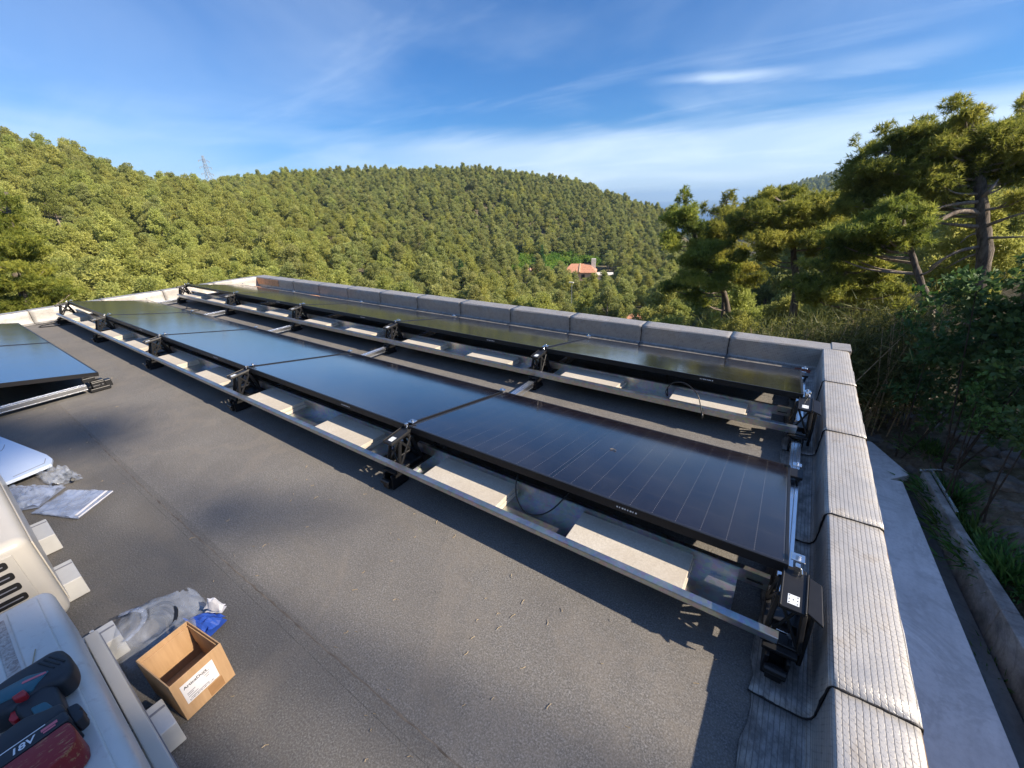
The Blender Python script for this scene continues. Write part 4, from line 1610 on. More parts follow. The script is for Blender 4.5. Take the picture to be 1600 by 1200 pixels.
def ground_z(x, y):
    x, y = np.atleast_1d(np.asarray(x, float)), np.atleast_1d(np.asarray(y, float))
    r_ = np.hypot(x, y)
    a = np.degrees(np.arctan2(x, y))
    ia = np.clip(np.searchsorted(AZ_K, a) - 1, 0, len(AZ_K) - 2)
    ta = (a - AZ_K[ia]) / (AZ_K[ia + 1] - AZ_K[ia])
    ir = np.clip(np.searchsorted(R_K, r_) - 1, 0, len(R_K) - 2)
    tr = np.clip((r_ - R_K[ir]) / (R_K[ir + 1] - R_K[ir]), 0, 1)
    z = (Z_K[ia, ir] * (1 - ta) * (1 - tr) + Z_K[ia + 1, ir] * ta * (1 - tr) + Z_K[ia, ir + 1] * (1 - ta) * tr + Z_K[ia + 1, ir + 1] * ta * tr)
    z = z + 1.4 * np.clip((r_ - 80) / 50, 0, 1) * np.clip((420 - r_) / 100, 0, 1)
    z = z + _wave(x, y, 40, 3) * np.clip(r_ / 60, 0, 1) * 1.2 + _wave(x, y, 5, 4) * np.clip((r_ - 9) / 20, 0, 1) * 0.35
    # level ground beside the building, banked up outside the drain wall
    edge = 2.98 - 0.095 * (y - 3.0)
    near = np.clip((10.5 - r_) / 3.0, 0, 1)
    bank = np.clip((x - edge + 0.10) / 0.5, 0, 1)
    bank = bank * bank * (3 - 2 * bank)
    zn = -3.55 + bank * 0.58 + np.clip(x - edge - .4, 0, 9) * 0.22 + np.clip(y - 8.6, 0, 3) * 0.12
    zn = zn + _wave(x, y, 1.3, 8) * 0.05 * bank
    z = z * (1 - near) + zn * near
    inside = (x > -9.4) & (x < 2.2) & (y > -6) & (y < 8.0)
    return np.where(inside, np.minimum(z, -3.5), z)


def build_terrain():
    az = np.concatenate([np.arange(-180, -110, 4.0), np.arange(-110, 40, 0.75), np.arange(40, 180.1, 4.0)])
    rr = np.concatenate([[1.0], np.linspace(3, 14, 36), np.geomspace(15, 340, 74), np.geomspace(360, 4000, 26)])
    A, Rr = np.meshgrid(np.radians(az), rr, indexing='ij')
    X, Y = Rr * np.sin(A), Rr * np.cos(A)
    Z = ground_z(X.ravel(), Y.ravel()).reshape(X.shape)
    na, nr = X.shape
    idx = np.arange(na * nr).reshape(na, nr)
    faces = np.stack([idx[:-1, :-1], idx[:-1, 1:], idx[1:, 1:], idx[1:, :-1]], -1).reshape(-1, 4)
    me = quad_mesh('terrain', np.stack([X, Y, Z], -1).reshape(-1, 3), faces[:, ::-1], M_SOIL, smooth=True)
    tag(link_mesh('terrain', me), kind='structure')


build_terrain()
g = G('sea_water')
g.col((0.010, 0.055, 0.15))
g.set(rough=0.35, ior=1.33)
n = g.noise(0.02, 4)
g.bump(n, 0.3, 2.0)
w = MB()
ns = 96
w.add([(0, 0, -110)] + [(14000 * math.cos(2 * PI * k / ns), 14000 * math.sin(2 * PI * k / ns), -110) for k in range(ns)], [(0, 1 + k, 1 + (k + 1) % ns) for k in range(ns)])
tag(w.build('sea', g.m), kind='structure')

# concrete strip, drain and low wall along the right side of the building
w = MB()
w.prism([(0.50, -4.5), (2.40, -4.5), (2.31, 3.80), (2.085, 8.04), (1.93, 8.02), (2.215, 8.335), (1.79, 9.28), (0.50, 9.6)], -3.12, -3.0)
tag(w.build('concrete_walkway', M_CONC, bevel=0.006), kind='structure')
w = MB()
w.prism([(1.95, -4.5), (3.30, -4.5), (2.62, 4.50), (2.33, 8.40), (1.85, 8.50)], -3.46, -3.30)
tag(w.build('drain_channel', M_CONC_D), kind='structure')
w = MB()
wl = [((3.22, -3.0), 0.20), ((2.70, 4.3), 0.18), ((2.585, 5.54), 0.16), ((2.47, 6.9), 0.11), ((2.345, 8.39), 0.10)]
li = [Vector(p) for p, t_ in wl]
lo = [Vector((p[0] + t_, p[1] + .02)) for p, t_ in wl]
for i in range(len(wl) - 1):
    w.prism([tuple(li[i]), tuple(lo[i]), tuple(lo[i + 1]), tuple(li[i + 1])], -3.5, -2.905)
tag(w.build('drain_wall', M_LIME, bevel=0.012), 'low stained concrete wall holding the bank beside the drain', 'wall')
ge = thing('metal_edging', 'pale metal angle lying on the end of the low drain wall', 'metal edging', (2.42, 8.36, -2.90))
w = MB()
w.bar((-0.11, -0.02, 0.025), (0.17, 0.15, 0.025), 0.035, 0.03)
w.build('cross_piece', M_ALU, ge, bevel=0.004)
w = MB()
w.bar((0.045, 0.04, 0.02), (0.135, -1.05, 0.02), 0.030, 0.03)
w.build('long_piece', M_ALU, ge, bevel=0.004)

# ------------------------------------------------------------------ foliage builders
def perp(d, r_):
    a = r_.normal(size=d.shape)
    s = np.cross(d, a)
    return unit(s)


def blades(P, D, length, width, r_, bend=0.0):
    """one thin triangle per row, from P along D"""
    s = perp(D, r_)
    L_ = length * r_.uniform(0.65, 1.25, (len(P), 1))
    W_ = width * r_.uniform(0.7, 1.3, (len(P), 1))
    tip = P + D * L_
    if bend:
        tip[:, 2] -= bend * L_[:, 0]
    V = np.stack([P - s * W_ / 2, P + s * W_ / 2, tip], 1)
    return V.reshape(-1, 3), np.arange(len(P) * 3).reshape(-1, 3)


def cards(P, D, length, width, r_):
    """one small pointed leaf card (a quad diamond) per row"""
    s = perp(D, r_)
    L_ = length * r_.uniform(0.65, 1.25, (len(P), 1))
    W_ = width * r_.uniform(0.7, 1.3, (len(P), 1))
    V = np.stack([P, P + D * L_ * 0.45 + s * W_ / 2, P + D * L_, P + D * L_ * 0.45 - s * W_ / 2], 1)
    return V.reshape(-1, 3), np.arange(len(P) * 4).reshape(-1, 4)


def pad_points(pads, density, r_, shell=0.55):
    """tuft roots spread through ellipsoidal pads, denser towards their surface; returns points, outward directions, tint"""
    Ps, Ds, Ts = [], [], []
    for (c, rad3) in pads:
        c, rad3 = np.array(c, float), np.array(rad3, float)
        area = (rad3[0] * rad3[1] + rad3[0] * rad3[2] + rad3[1] * rad3[2]) / 3
        n_ = max(8, int(area * density))
        u = unit(r_.normal(size=(n_, 3)))
        q = r_.uniform(shell, 1.0, (n_, 1)) ** 0.7
        lump = 1 + 0.28 * np.sin(u[:, :1] * 5 + r_.uniform(0, 6)) * np.sin(u[:, 1:2] * 4 + r_.uniform(0, 6)) + r_.normal(0, 0.10, (n_, 1))
        Ps.append(c + u * rad3 * q * lump)
        Ds.append(unit(u / rad3 * rad3.mean()))
        Ts.append(np.clip(r_.normal(0.5, 0.16) + r_.normal(0, 0.13, n_), 0, 1))
    return np.concatenate(Ps), np.concatenate(Ds), np.concatenate(Ts)


def needle_crown(name, pads, mat, density, per, length, width, seed, up=0.5, kind='blade', spread=0.75, shell=0.5, bend=0.0):
    r_ = np.random.default_rng(seed)
    P, D, T = pad_points(pads, density, r_, shell)
    D = unit(D + np.array([0, 0, up]))
    P2, D2, T2 = np.repeat(P, per, 0), np.repeat(D, per, 0), np.repeat(T, per)
    D2 = unit(D2 + r_.normal(0, spread, D2.shape))
    P2 = P2 + r_.normal(0, length * 0.12, P2.shape)
    T2 = np.clip(T2 + r_.normal(0, 0.08, len(T2)), 0, 1)
    if kind == 'blade':
        V, Fc = blades(P2, D2, length, width, r_, bend)
    else:
        V, Fc = cards(P2, D2, length, width, r_)
    return quad_mesh(name, V, Fc, mat, T2)


# ------------------------------------------------------------------ the wooded hillsides
def far_variant(k):
    r_ = random.Random(100 + k)
    tall = k % 3
    Hh = [7.6, 8.6, 7.0][tall] * r_.uniform(0.94, 1.08)
    rad_ = [2.6, 2.1, 2.9][tall]
    pads = []
    nl = 36
    for i in range(nl):
        t_ = (i + 0.5) / nl
        zc = Hh * (0.30 + 0.60 * t_)
        prof = math.sin(PI * min(1, 0.20 + 0.80 * t_) ** 0.9) ** 0.8
        rr = rad_ * prof * r_.uniform(0.25, 1.1)
        a = i * 2.4 + r_.uniform(-.6, .6)
        s = r_.uniform(0.44, 0.88) * (1.12 - 0.34 * t_)
        lean = (0.55 * t_ - .2) * (1 + .5 * (k % 2))
        pads.append(((rr * math.cos(a) - lean, rr * math.sin(a) + lean * .4, zc + r_.uniform(-.5, .5)), (s * 1.05, s * 1.05, s * 0.75)))
    pads.append(((0.2, 0.1, Hh * 0.90), (0.85, 0.85, 0.8)))
    crown = needle_crown('crown', pads, M_PINE_FAR if k < 3 else M_PINE_DARK, 250, 4, 0.30, 0.10, 200 + k, up=0.45, kind='card', spread=0.85, shell=0.5)
    w = MB()
    pts = [(0, 0, -0.6), (0.05, 0.03, Hh * .22), (r_.uniform(-.25, .25), r_.uniform(-.2, .2), Hh * .5), (0, 0, Hh * .86)]
    w.tube(pts, [0.17, 0.14, 0.10, 0.03], 6)
    for i in range(6):
        z_ = Hh * r_.uniform(.3, .6)
        a = r_.uniform(0, 6.28)
        w.tube([(0, 0, z_), (math.cos(a) * .8, math.sin(a) * .8, z_ + .35), (math.cos(a) * 1.5, math.sin(a) * 1.5, z_ + .5)], [0.05, 0.035, 0.015], 4)
    trunk = w.mesh('trunk', M_BARK_PALE if k % 2 else M_BARK)
    return crown, trunk, Hh


VARIANTS = [far_variant(k) for k in range(6)]
HOUSES = [(-54.0, 119.5, 12), (-23.9, 76.4, 5.5), (-17.5, 88.0, 6), (-61, 112, 6)]
CLEAR = []


# views through the wood that the picture shows: the terraces, the peach house
WINDOWS = [(806, 884, 390, 422, 175), (884, 948, 393, 436, 150)]


def to_px(p):
    v = Vector(p) - Vector((0, 0, CAM_H))
    d = v.dot(_f)
    return 800 + F_PX * v.dot(_r) / d, 600 - F_PX * v.dot(_u) / d, math.hypot(p[0], p[1])


def hit(px, py, d0=70, d1=260):
    """where the line of sight through a photo pixel meets the hillside"""
    d = d0
    while d < d1:
        p = at(px, py, d)
        if p.z < gz(p) + 0.8:
            return p
        d += 1.0
    return None


def gz(p):
    return float(ground_z(p[0], p[1])[0])


def forest_points():
    r_ = np.random.default_rng(5)
    pts = []

    def field(a0, a1, r0, r1, spacing, smin, smax):
        area = 0.5 * math.radians(a1 - a0) * (r1 * r1 - r0 * r0)
        n_ = int(area / spacing ** 2)
        a = np.radians(r_.uniform(a0, a1, n_ * 3))
        rr = np.sqrt(r_.uniform(r0 * r0, r1 * r1, n_ * 3))
        X, Y = rr * np.sin(a), rr * np.cos(a)
        keep = []
        grid = {}
        for i in range(len(X)):
            gx, gy = int(X[i] // spacing), int(Y[i] // spacing)
            ok = True
            for ux in (-1, 0, 1):
                for uy in (-1, 0, 1):
                    for j in grid.get((gx + ux, gy + uy), ()):
                        if (X[i] - X[j]) ** 2 + (Y[i] - Y[j]) ** 2 < (spacing * .82) ** 2:
                            ok = False
            if ok:
                grid.setdefault((gx, gy), []).append(i)
                keep.append(i)
        for i in keep:
            if any((X[i] - hx) ** 2 + (Y[i] - hy) ** 2 < hr * hr for hx, hy, hr in HOUSES + CLEAR):
                continue
            hgt = 7.5 * 0.6 * 0.7
            qx, qy, qd = to_px((X[i], Y[i], float(ground_z(X[i], Y[i])[0]) + hgt))
            if any(x0 < qx < x1 and y0 < qy < y1 and qd < dm for x0, x1, y0, y1, dm in WINDOWS):
                continue
            # keep the line of sight to the red roof open
            if any(abs(math.degrees(math.atan2(X[i], Y[i])) - ta) < tw and td - tl < math.hypot(X[i], Y[i]) < td for ta, tw, td, tl in ((-24.6, 2.5, 128, 24), (-17.3, 2.2, 78, 52), (-11.2, 1.3, 90, 30))):
                continue
            pts.append((X[i], Y[i], r_.uniform(smin, smax)))
    field(-112, -60, 43, 185, 3.15, 0.45, 0.98)
    field(-60, -14, 48, 300, 3.05, 0.42, 0.88)
    field(-72, -60, 185, 330, 4.0, 0.55, .9)
    field(-13.5, 13, 15.5, 34, 3.0, 0.30, 0.50)
    field(-14, 8, 34, 200, 4.6, 0.65, 1.05)
    field(8.5, 20, 24, 48, 3.0, 0.32, 0.5)
    field(8, 20, 48, 190, 4.8, 0.65, 1.05)
    return np.array(pts)


FP = forest_points()
FZ = ground_z(FP[:, 0], FP[:, 1])
fr = np.hypot(FP[:, 0], FP[:, 1])
faz = np.degrees(np.arctan2(FP[:, 0], FP[:, 1]))
vis = (faz > -89) & (faz < 10)
order = np.argsort(np.where(vis, fr, 1e6))
near_i = order[:298]
far_i = order[298:]
print('forest', len(FP), 'near out to', fr[near_i].max())


def region(a, d):
    if a < -60:
        return ('olive green pine on the wooded slope beyond the left parapet', 'pines on the left slope')
    if a < -16:
        return ('pine in the wooded valley below the far parapet', 'pines in the valley')
    return ('pine in the wood behind the tall pines at the right', 'pines behind the right-hand trees')


for q, i in enumerate(near_i):
    k = int(q * 7 + i) % 6 if faz[i] > -58 else (int(q * 7 + i) % 3 if rnd.random() < .93 else 4)
    crown, trunk, Hh = VARIANTS[k]
    s = FP[i, 2]
    lb, gp = region(faz[i], fr[i])
    t = thing('pine_tree', lb, 'pine tree', (FP[i, 0], FP[i, 1], FZ[i]), (rnd.uniform(-.07, .07), rnd.uniform(-.07, .07), rnd.uniform(0, 6.28)), gp)
    t.scale = (s * rnd.uniform(.92, 1.1), s * rnd.uniform(.92, 1.1), s)
    link_mesh('crown', crown, t)
    link_mesh('trunk', trunk, t)


def forest_stuff(name, pts, zs, scales, label):
    """the rest of the wood as one object: instances of the same trees on points"""
    me = bpy.data.meshes.new(name)
    n_ = len(pts)
    me.vertices.add(n_)
    me.vertices.foreach_set('co', np.column_stack([pts, zs]).astype(np.float32).ravel())
    r_ = np.random.default_rng(17)
    at1 = me.attributes.new('size', 'FLOAT', 'POINT')
    at1.data.foreach_set('value', np.asarray(scales, np.float32))
    at2 = me.attributes.new('turn', 'FLOAT', 'POINT')
    at2.data.foreach_set('value', r_.uniform(0, 6.28, n_).astype(np.float32))
    at3 = me.attributes.new('pick', 'INT', 'POINT')
    aa = np.degrees(np.arctan2(pts[:, 0], pts[:, 1]))
    warm = r_.random(n_) < np.where(aa < -57, .94, np.where(np.hypot(pts[:, 0], pts[:, 1]) < 150, .55, .15))
    at3.data.foreach_set('value', np.where(warm, r_.integers(0, 3, n_), r_.integers(3, 6, n_)).astype(np.int32))
    o = link_mesh(name, me)
    ng = bpy.data.node_groups.new(name, 'GeometryNodeTree')
    ng.interface.new_socket('Geometry', in_out='INPUT', socket_type='NodeSocketGeometry')
    ng.interface.new_socket('Geometry', in_out='OUTPUT', socket_type='NodeSocketGeometry')
    N, L = ng.nodes.new, ng.links.new
    gi, go = N('NodeGroupInput'), N('NodeGroupOutput')
    iop = N('GeometryNodeInstanceOnPoints')
    m2p = N('GeometryNodeMeshToPoints')
    L(gi.outputs[0], m2p.inputs['Mesh'])
    L(m2p.outputs[0], iop.inputs['Points'])
    join = N('GeometryNodeJoinGeometry')
    for ob in reversed(PROTO):
        oi = N('GeometryNodeObjectInfo')
        oi.inputs['Object'].default_value = ob
        oi.inputs['As Instance'].default_value = True
        L(oi.outputs['Geometry'], join.inputs[0])
    L(join.outputs[0], iop.inputs['Instance'])
    iop.inputs['Pick Instance'].default_value = True

    def attr(nm, ty):
        a = N('GeometryNodeInputNamedAttribute')
        a.data_type = ty
        a.inputs['Name'].default_value = nm
        return a.outputs['Attribute']
    L(attr('pick', 'INT'), iop.inputs['Instance Index'])
    cx_ = N('ShaderNodeCombineXYZ')
    L(attr('turn', 'FLOAT'), cx_.inputs['Z'])
    L(cx_.outputs[0], iop.inputs['Rotation'])
    L(attr('size', 'FLOAT'), iop.inputs['Scale'])
    L(iop.outputs[0], go.inputs[0])
    md = o.modifiers.new('trees', 'NODES')
    md.node_group = ng
    tag(o, label, 'trees', kind='stuff')
    return o


def join_meshes(name, a, b):
    va = np.empty(len(a.vertices) * 3, np.float32)
    a.vertices.foreach_get('co', va)
    vb = np.empty(len(b.vertices) * 3, np.float32)
    b.vertices.foreach_get('co', vb)
    me = bpy.data.meshes.new(name)
    V = np.concatenate([va, vb]).reshape(-1, 3)
    fa = [tuple(p.vertices) for p in a.polygons]
    o_ = len(a.vertices)
    fb = [tuple(i + o_ for i in p.vertices) for p in b.polygons]
    me.from_pydata(V.tolist(), [], fa + fb)
    me.materials.append(a.materials[0])
    me.materials.append(b.materials[0])
    me.polygons.foreach_set('material_index', [0] * len(fa) + [1] * len(fb))
    ta = np.empty(len(fa), np.float32)
    a.attributes['tint'].data.foreach_get('value', ta)
    t_ = me.attributes.new('tint', 'FLOAT', 'FACE')
    t_.data.foreach_set('value', np.concatenate([ta, np.full(len(fb), .5, np.float32)]))
    me.update()
    return me


PROTO = []
for k, (c_, t_, Hh) in enumerate(VARIANTS):
    PROTO.append(bpy.data.objects.new('whole_pine', join_meshes('whole_pine', c_, t_)))
forest_stuff('hillside_wood', FP[far_i][:, :2], FZ[far_i], FP[far_i][:, 2], 'pine wood covering the far hillsides')


def far_hill_points():
    r_ = np.random.default_rng(9)
    a = np.radians(r_.uniform(-14, 22, 2600))
    rr = np.sqrt(r_.uniform(520 ** 2, 980 ** 2, 2600))
    return np.column_stack([rr * np.sin(a), rr * np.cos(a)]), r_.uniform(0.9, 1.7, 2600)


fp2, fs2 = far_hill_points()
forest_stuff('distant_wood', fp2, ground_z(fp2[:, 0], fp2[:, 1]) - 1.0, fs2, 'wooded ridge in the far distance at the right')

# ------------------------------------------------------------------ nearer trees at the right
def px_pad(px, py, d, rx, ry, rz=None, k=1.0):
    c = at(px, py, d)
    rx, ry = rx * k, ry * k
    depth = (c - Vector((0, 0, CAM_H))).dot(_f)
    return (tuple(c), (rx / F_PX * depth, (rz or rx) / F_PX * depth, ry / F_PX * depth))


def limb(w, pts, r0, r1, n=7):
    P = [Vector(p) for p in pts]
    out, rs = [], []
    m = len(P) - 1
    for i in range(m):
        p0, p1, p2, p3 = P[max(i - 1, 0)], P[i], P[i + 1], P[min(i + 2, m)]
        for q in range(5):
            t_ = q / 5
            out.append(0.5 * ((2 * p1) + (p2 - p0) * t_ + (2 * p0 - 5 * p1 + 4 * p2 - p3) * t_ ** 2 + (-p0 + 3 * p1 - 3 * p2 + p3) * t_ ** 3))
    out.append(P[-1])
    k = len(out)
    rs = [(r0 + (r1 - r0) * i / (k - 1)) * (1 + 0.10 * math.sin(i * 2.3)) for i in range(k)]
    w.tube(out, rs, n)


def hero_pine(label, trunk_pts, r0, pads_px, d, branches=(), density=1150, per=12, length=0.125, width=0.020, mat=None, seed=1, bark=None, twig=True):
    base = Vector(trunk_pts[0])
    t = thing('pine_tree', label, 'pine tree', base)
    rr = random.Random(seed)
    pads = []
    for p in pads_px:
        px, py, rx, ry = p[:4]
        dd = p[4] if len(p) > 4 else rr.uniform(-0.8, 0.8)
        c, rd = px_pad(px, py, d + dd, rx, ry, k=1.15)
        # break each pad into a few smaller sprays
        n_ = max(4, int(rx / 6))
        for q in range(n_):
            o_ = Vector((rr.uniform(-1, 1) * rd[0] * .75, rr.uniform(-1, 1) * rd[1] * .75, rr.uniform(-.7, .7) * rd[2]))
            f_ = rr.uniform(.42, .70)
            if q % 3 == 2:                       # thin outlying sprays make the outline ragged
                f_ *= .55
                o_ *= 1.45
            pads.append((tuple(Vector(c) + o_ - base), (rd[0] * f_, rd[1] * f_, rd[2] * rr.uniform(.55, .95))))
    crown = needle_crown('crown', pads, mat or M_PINE, density, per, length, width, seed, up=0.35, shell=0.1, spread=1.1)
    link_mesh('crown', crown, t)
    w = MB()
    limb(w, [Vector(p) - base for p in trunk_pts], r0, r0 * .35, 9)
    w.build('trunk', bark or M_BARK, t, smooth=True)
    w = MB()
    tp = [Vector(p) - base for p in trunk_pts]
    if twig:
        for (c, rd) in pads[::2]:
            c = Vector(c)
            # attach to the closest trunk point lying below the spray
            best = min((p for i in range(len(tp) - 1) for p in [tp[i].lerp(tp[i + 1], q / 6) for q in range(7)] if p.z < c.z + .2), key=lambda p: (p - c).length + max(0, p.z - c.z + .3), default=tp[-2])
            mid = best.lerp(c, .55) + Vector((0, 0, -.12))
            limb(w, [best, mid, c], 0.035, 0.010, 5)
    for br in branches:
        limb(w, [Vector(p) - base for p in br[0]], br[1], br[1] * .3, 6)
    w.build('limb', M_BARK_PALE if bark is None else bark, t, smooth=True)
    return t


def gz(p):
    return float(ground_z(p[0], p[1])[0])


def grounded(p):
    p = Vector(p)
    p.z = gz(p) - 0.1
    return p


D = 16.0
hero_pine('tall dark pine at the right with long bare pale branches reaching left',
          [grounded(at(1541, 470, D)), at(1537, 410, D), at(1536, 350, D), at(1530, 280, D), at(1522, 225, D), at(1510, 178, D)], 0.175,
          [(1500, 178, 26, 14), (1535, 185, 24, 12), (1470, 200, 30, 13), (1420, 212, 34, 12), (1385, 222, 30, 13), (1360, 232, 18, 12), (1445, 232, 46, 15), (1510, 215, 40, 16),
           (1565, 215, 36, 18), (1595, 240, 30, 14), (1550, 250, 44, 16), (1490, 255, 46, 15), (1420, 262, 50, 16), (1370, 268, 40, 16), (1345, 285, 26, 15), (1390, 300, 48, 15, -.5),
           (1440, 290, 40, 13), (1350, 312, 30, 13), (1500, 285, 26, 10), (1575, 262, 28, 12), (1605, 268, 24, 14), (1480, 305, 26, 9), (1375, 325, 40, 12), (1610, 300, 26, 12)], D,
          [([at(1536, 334, D), at(1500, 331, D - .3), at(1470, 343, D - .6), at(1450, 353, D - .9), at(1428, 358, D - 1.2)], 0.075),
           ([at(1535, 315, D), at(1500, 318, D - .3), at(1470, 324, D - .6), at(1446, 336, D - .9)], 0.055),
           ([at(1536, 355, D), at(1500, 352, D - .2), at(1465, 348, D - .2)], 0.07),
           ([at(1537, 385, D), at(1500, 392, D - .3), at(1465, 410, D - .5), at(1452, 420, D - .5)], 0.05),
           ([at(1537, 372, D), at(1570, 371, D - .3), at(1602, 370, D - .5)], 0.045),
           ([at(1536, 355, D), at(1570, 342, D - .3), at(1602, 332, D - .5)], 0.05),
           ([at(1533, 310, D), at(1548, 296, D - .2), at(1560, 280, D)], 0.06),
           ([at(1537, 395, D), at(1510, 402, D), at(1480, 418, D)], 0.04),
           ([at(1537, 362, D), at(1515, 368, D - .1), at(1500, 380, D - .2)], 0.03)], seed=21)
hero_pine('pine top cut by the right picture edge behind the tall dark pine',
          [grounded(at(1640, 430, 18)), at(1635, 330, 18), at(1625, 230, 18), at(1615, 175, 18)], 0.22,
          [(1600, 180, 16, 16), (1620, 200, 30, 18), (1610, 225, 26, 14), (1650, 215, 30, 20), (1630, 250, 40, 16), (1640, 290, 44, 18), (1600, 330, 20, 12)], 18, seed=22)
hero_pine('leaning pine with a pale thin trunk and yellow-green top, left of the tall dark pine',
          [grounded(at(1462, 545, 13.5)), at(1455, 495, 13.5), at(1440, 445, 13.5), at(1424, 395, 13.5), at(1410, 345, 13.5), at(1400, 318, 13.5)], 0.095,
          [(1390, 314, 22, 10), (1412, 318, 22, 10), (1430, 328, 18, 9), (1375, 330, 26, 10), (1405, 338, 34, 10), (1360, 348, 30, 10), (1345, 362, 36, 10), (1390, 358, 40, 9),
           (1330, 380, 34, 10), (1370, 380, 40, 10), (1420, 372, 24, 8), (1335, 398, 30, 8)], 13.5,
          [([at(1437, 430, 13.5), at(1450, 425, 13.4), at(1463, 415, 13.3), at(1480, 400, 13.2)], 0.03), ([at(1452, 480, 13.5), at(1470, 470, 13.4)], 0.02)], seed=23, mat=M_PINE)
hero_pine('broad yellow-green pine in the middle of the right-hand group',
          [grounded(at(1243, 500, 20)), at(1243, 460, 20), at(1240, 400, 20), at(1238, 350, 20), at(1235, 315, 20)], 0.16,
          [(1190, 312, 20, 10), (1215, 305, 20, 10), (1250, 308, 26, 10), (1285, 312, 22, 10), (1310, 328, 26, 10), (1180, 330, 26, 12), (1225, 326, 36, 12), (1270, 330, 40, 12),
           (1200, 350, 42, 13), (1250, 352, 46, 12), (1300, 352, 44, 12), (1170, 365, 28, 12), (1220, 376, 46, 12), (1275, 378, 50, 12), (1320, 376, 34, 10), (1175, 398, 26, 9), (1300, 400, 26, 9)], 20, seed=24)
hero_pine('pine with a slanting trunk at the left of the right-hand group',
          [grounded(at(1152, 512, 21)), at(1135, 470, 21), at(1112, 430, 21), at(1092, 385, 21), at(1076, 340, 21), at(1068, 305, 21)], 0.13,
          [(1066, 306, 9, 12), (1062, 330, 20, 11), (1085, 326, 16, 10), (1052, 350, 20, 12), (1085, 352, 28, 12), (1060, 375, 26, 11), (1100, 378, 32, 11), (1072, 402, 30, 10), (1110, 410, 34, 10), (1130, 440, 30, 9), (1085, 432, 26, 9), (1060, 450, 22, 8), (1075, 465, 26, 8)], 21, seed=25)
hero_pine('slim upright pine just right of the slanting trunk',
          [grounded(at(1134, 510, 23)), at(1131, 460, 23), at(1130, 400, 23), at(1133, 345, 23), at(1136, 312, 23)], 0.11,
          [(1136, 312, 9, 11), (1120, 326, 16, 10), (1148, 330, 16, 10), (1135, 345, 28, 12), (1158, 352, 20, 11), (1125, 368, 32, 11), (1152, 380, 26, 11), (1140, 402, 34, 10), (1165, 420, 26, 9), (1140, 430, 30, 9)], 23, seed=26)
hero_pine('low dark pine filling the gap behind the scrub at the right',
          [grounded(at(1330, 520, 15)), at(1333, 480, 15), at(1325, 440, 15), at(1315, 410, 15)], 0.07,
          [(1300, 418, 34, 9), (1335, 412, 30, 9), (1280, 438, 36, 10), (1325, 440, 40, 10), (1365, 425, 30, 9), (1370, 452, 36, 9), (1255, 452, 30, 9), (1300, 462, 40, 9), (1400, 425, 22, 9), (1395, 470, 28, 9)], 15, seed=27)
hero_pine('bright green pine at the left picture edge just beyond the parapet',
          [grounded(at(30, 500, 24)), at(32, 450, 24), at(25, 390, 24), at(15, 340, 24), at(10, 300, 24)], 0.14,
          [(8, 308, 12, 12), (15, 335, 22, 12), (-10, 350, 26, 14), (30, 360, 20, 11), (10, 382, 30, 12), (48, 400, 22, 11), (20, 412, 34, 12), (62, 428, 24, 10), (30, 442, 40, 11), (78, 455, 22, 9), (45, 470, 42, 9), (-10, 440, 26, 12)], 24, seed=28)

# shade trees on the rising ground to the right of the building
def shade_pine(label, x, y, top, rw, seed, dens=60, lo=0.0, wid=.10, gp='pines on the bank right of the building'):
    base = grounded((x, y, 0))
    t = thing('pine_tree', label, 'pine tree', base, group=gp)
    rr = random.Random(seed)
    Hh = top - base.z
    pads = []
    for i in range(26 if lo < .5 else 9):
        q = rr.uniform(lo, 1)
        a = rr.uniform(0, 6.28)
        r1 = rw * (1 - 0.55 * q) * rr.uniform(.2, 1)
        s = rw * rr.uniform(.22, .42)
        pads.append(((math.cos(a) * r1, math.sin(a) * r1, Hh * (0.25 + .72 * q)), (s, s, s * .6)))
    link_mesh('crown', needle_crown('crown', pads, M_PINE, dens, 6, 0.40, wid, seed, up=.5, shell=.2), t)
    w = MB()
    limb(w, [(0, 0, 0), (0.1, 0, Hh * .5), (0, 0.1, Hh * .95)], 0.16, 0.05)
    w.build('trunk', M_BARK, t, smooth=True)


for (x, y, top, rw, sd) in ((8.6, 3.4, 2.9, 2.2, 41), (9.0, 5.8, 3.4, 2.4, 42), (9.0, 8.0, 4.0, 2.8, 43), (9.6, 11.0, 4.4, 2.8, 44), (12.8, 6.5, 4.6, 2.8, 46), (6.9, 9.6, 2.6, 1.8, 49)):
    shade_pine('dense pine on the bank right of the building', x, y, top, rw, sd, 170, wid=.16)
for (x, y, top, rw, sd) in ((-7.5, -8.5, 5.5, 2.8, 51), (-3.2, -9.5, 6.5, 3.0, 52), (0.8, -8.6, 5.6, 2.6, 53), (4.6, -9.2, 6.2, 2.8, 54), (8.2, -6.4, 5.6, 2.6, 55), (-12.0, -8.0, 6.0, 3.0, 56), (-1.2, -12.5, 9.0, 3.0, 57)):  # unseen pines added to block the low sky and deepen the shade
    shade_pine('dense pine standing behind the building, out of the picture', x, y, top, rw, sd, 90, wid=.16, gp='pines behind the building')
for (x, y, top, rw, sd) in ((24.6, 6.0, 21.6, 1.6, 47),):
    shade_pine('tall thin pine on the rise right of the building', x, y, top, rw, sd, 0.9, lo=.84)
shade_pine('slender unseen pine added right of the building to shade the near condenser unit', 15.35, 3.13, 12.4, 0.55, 58, 900, lo=.88)  # added out of view; its small dense top is sized to shade the condenser


M_BARK_DARK = mat_bark('dark_stem_bark', (0.03, 0.024, 0.018), (0.07, 0.055, 0.042))
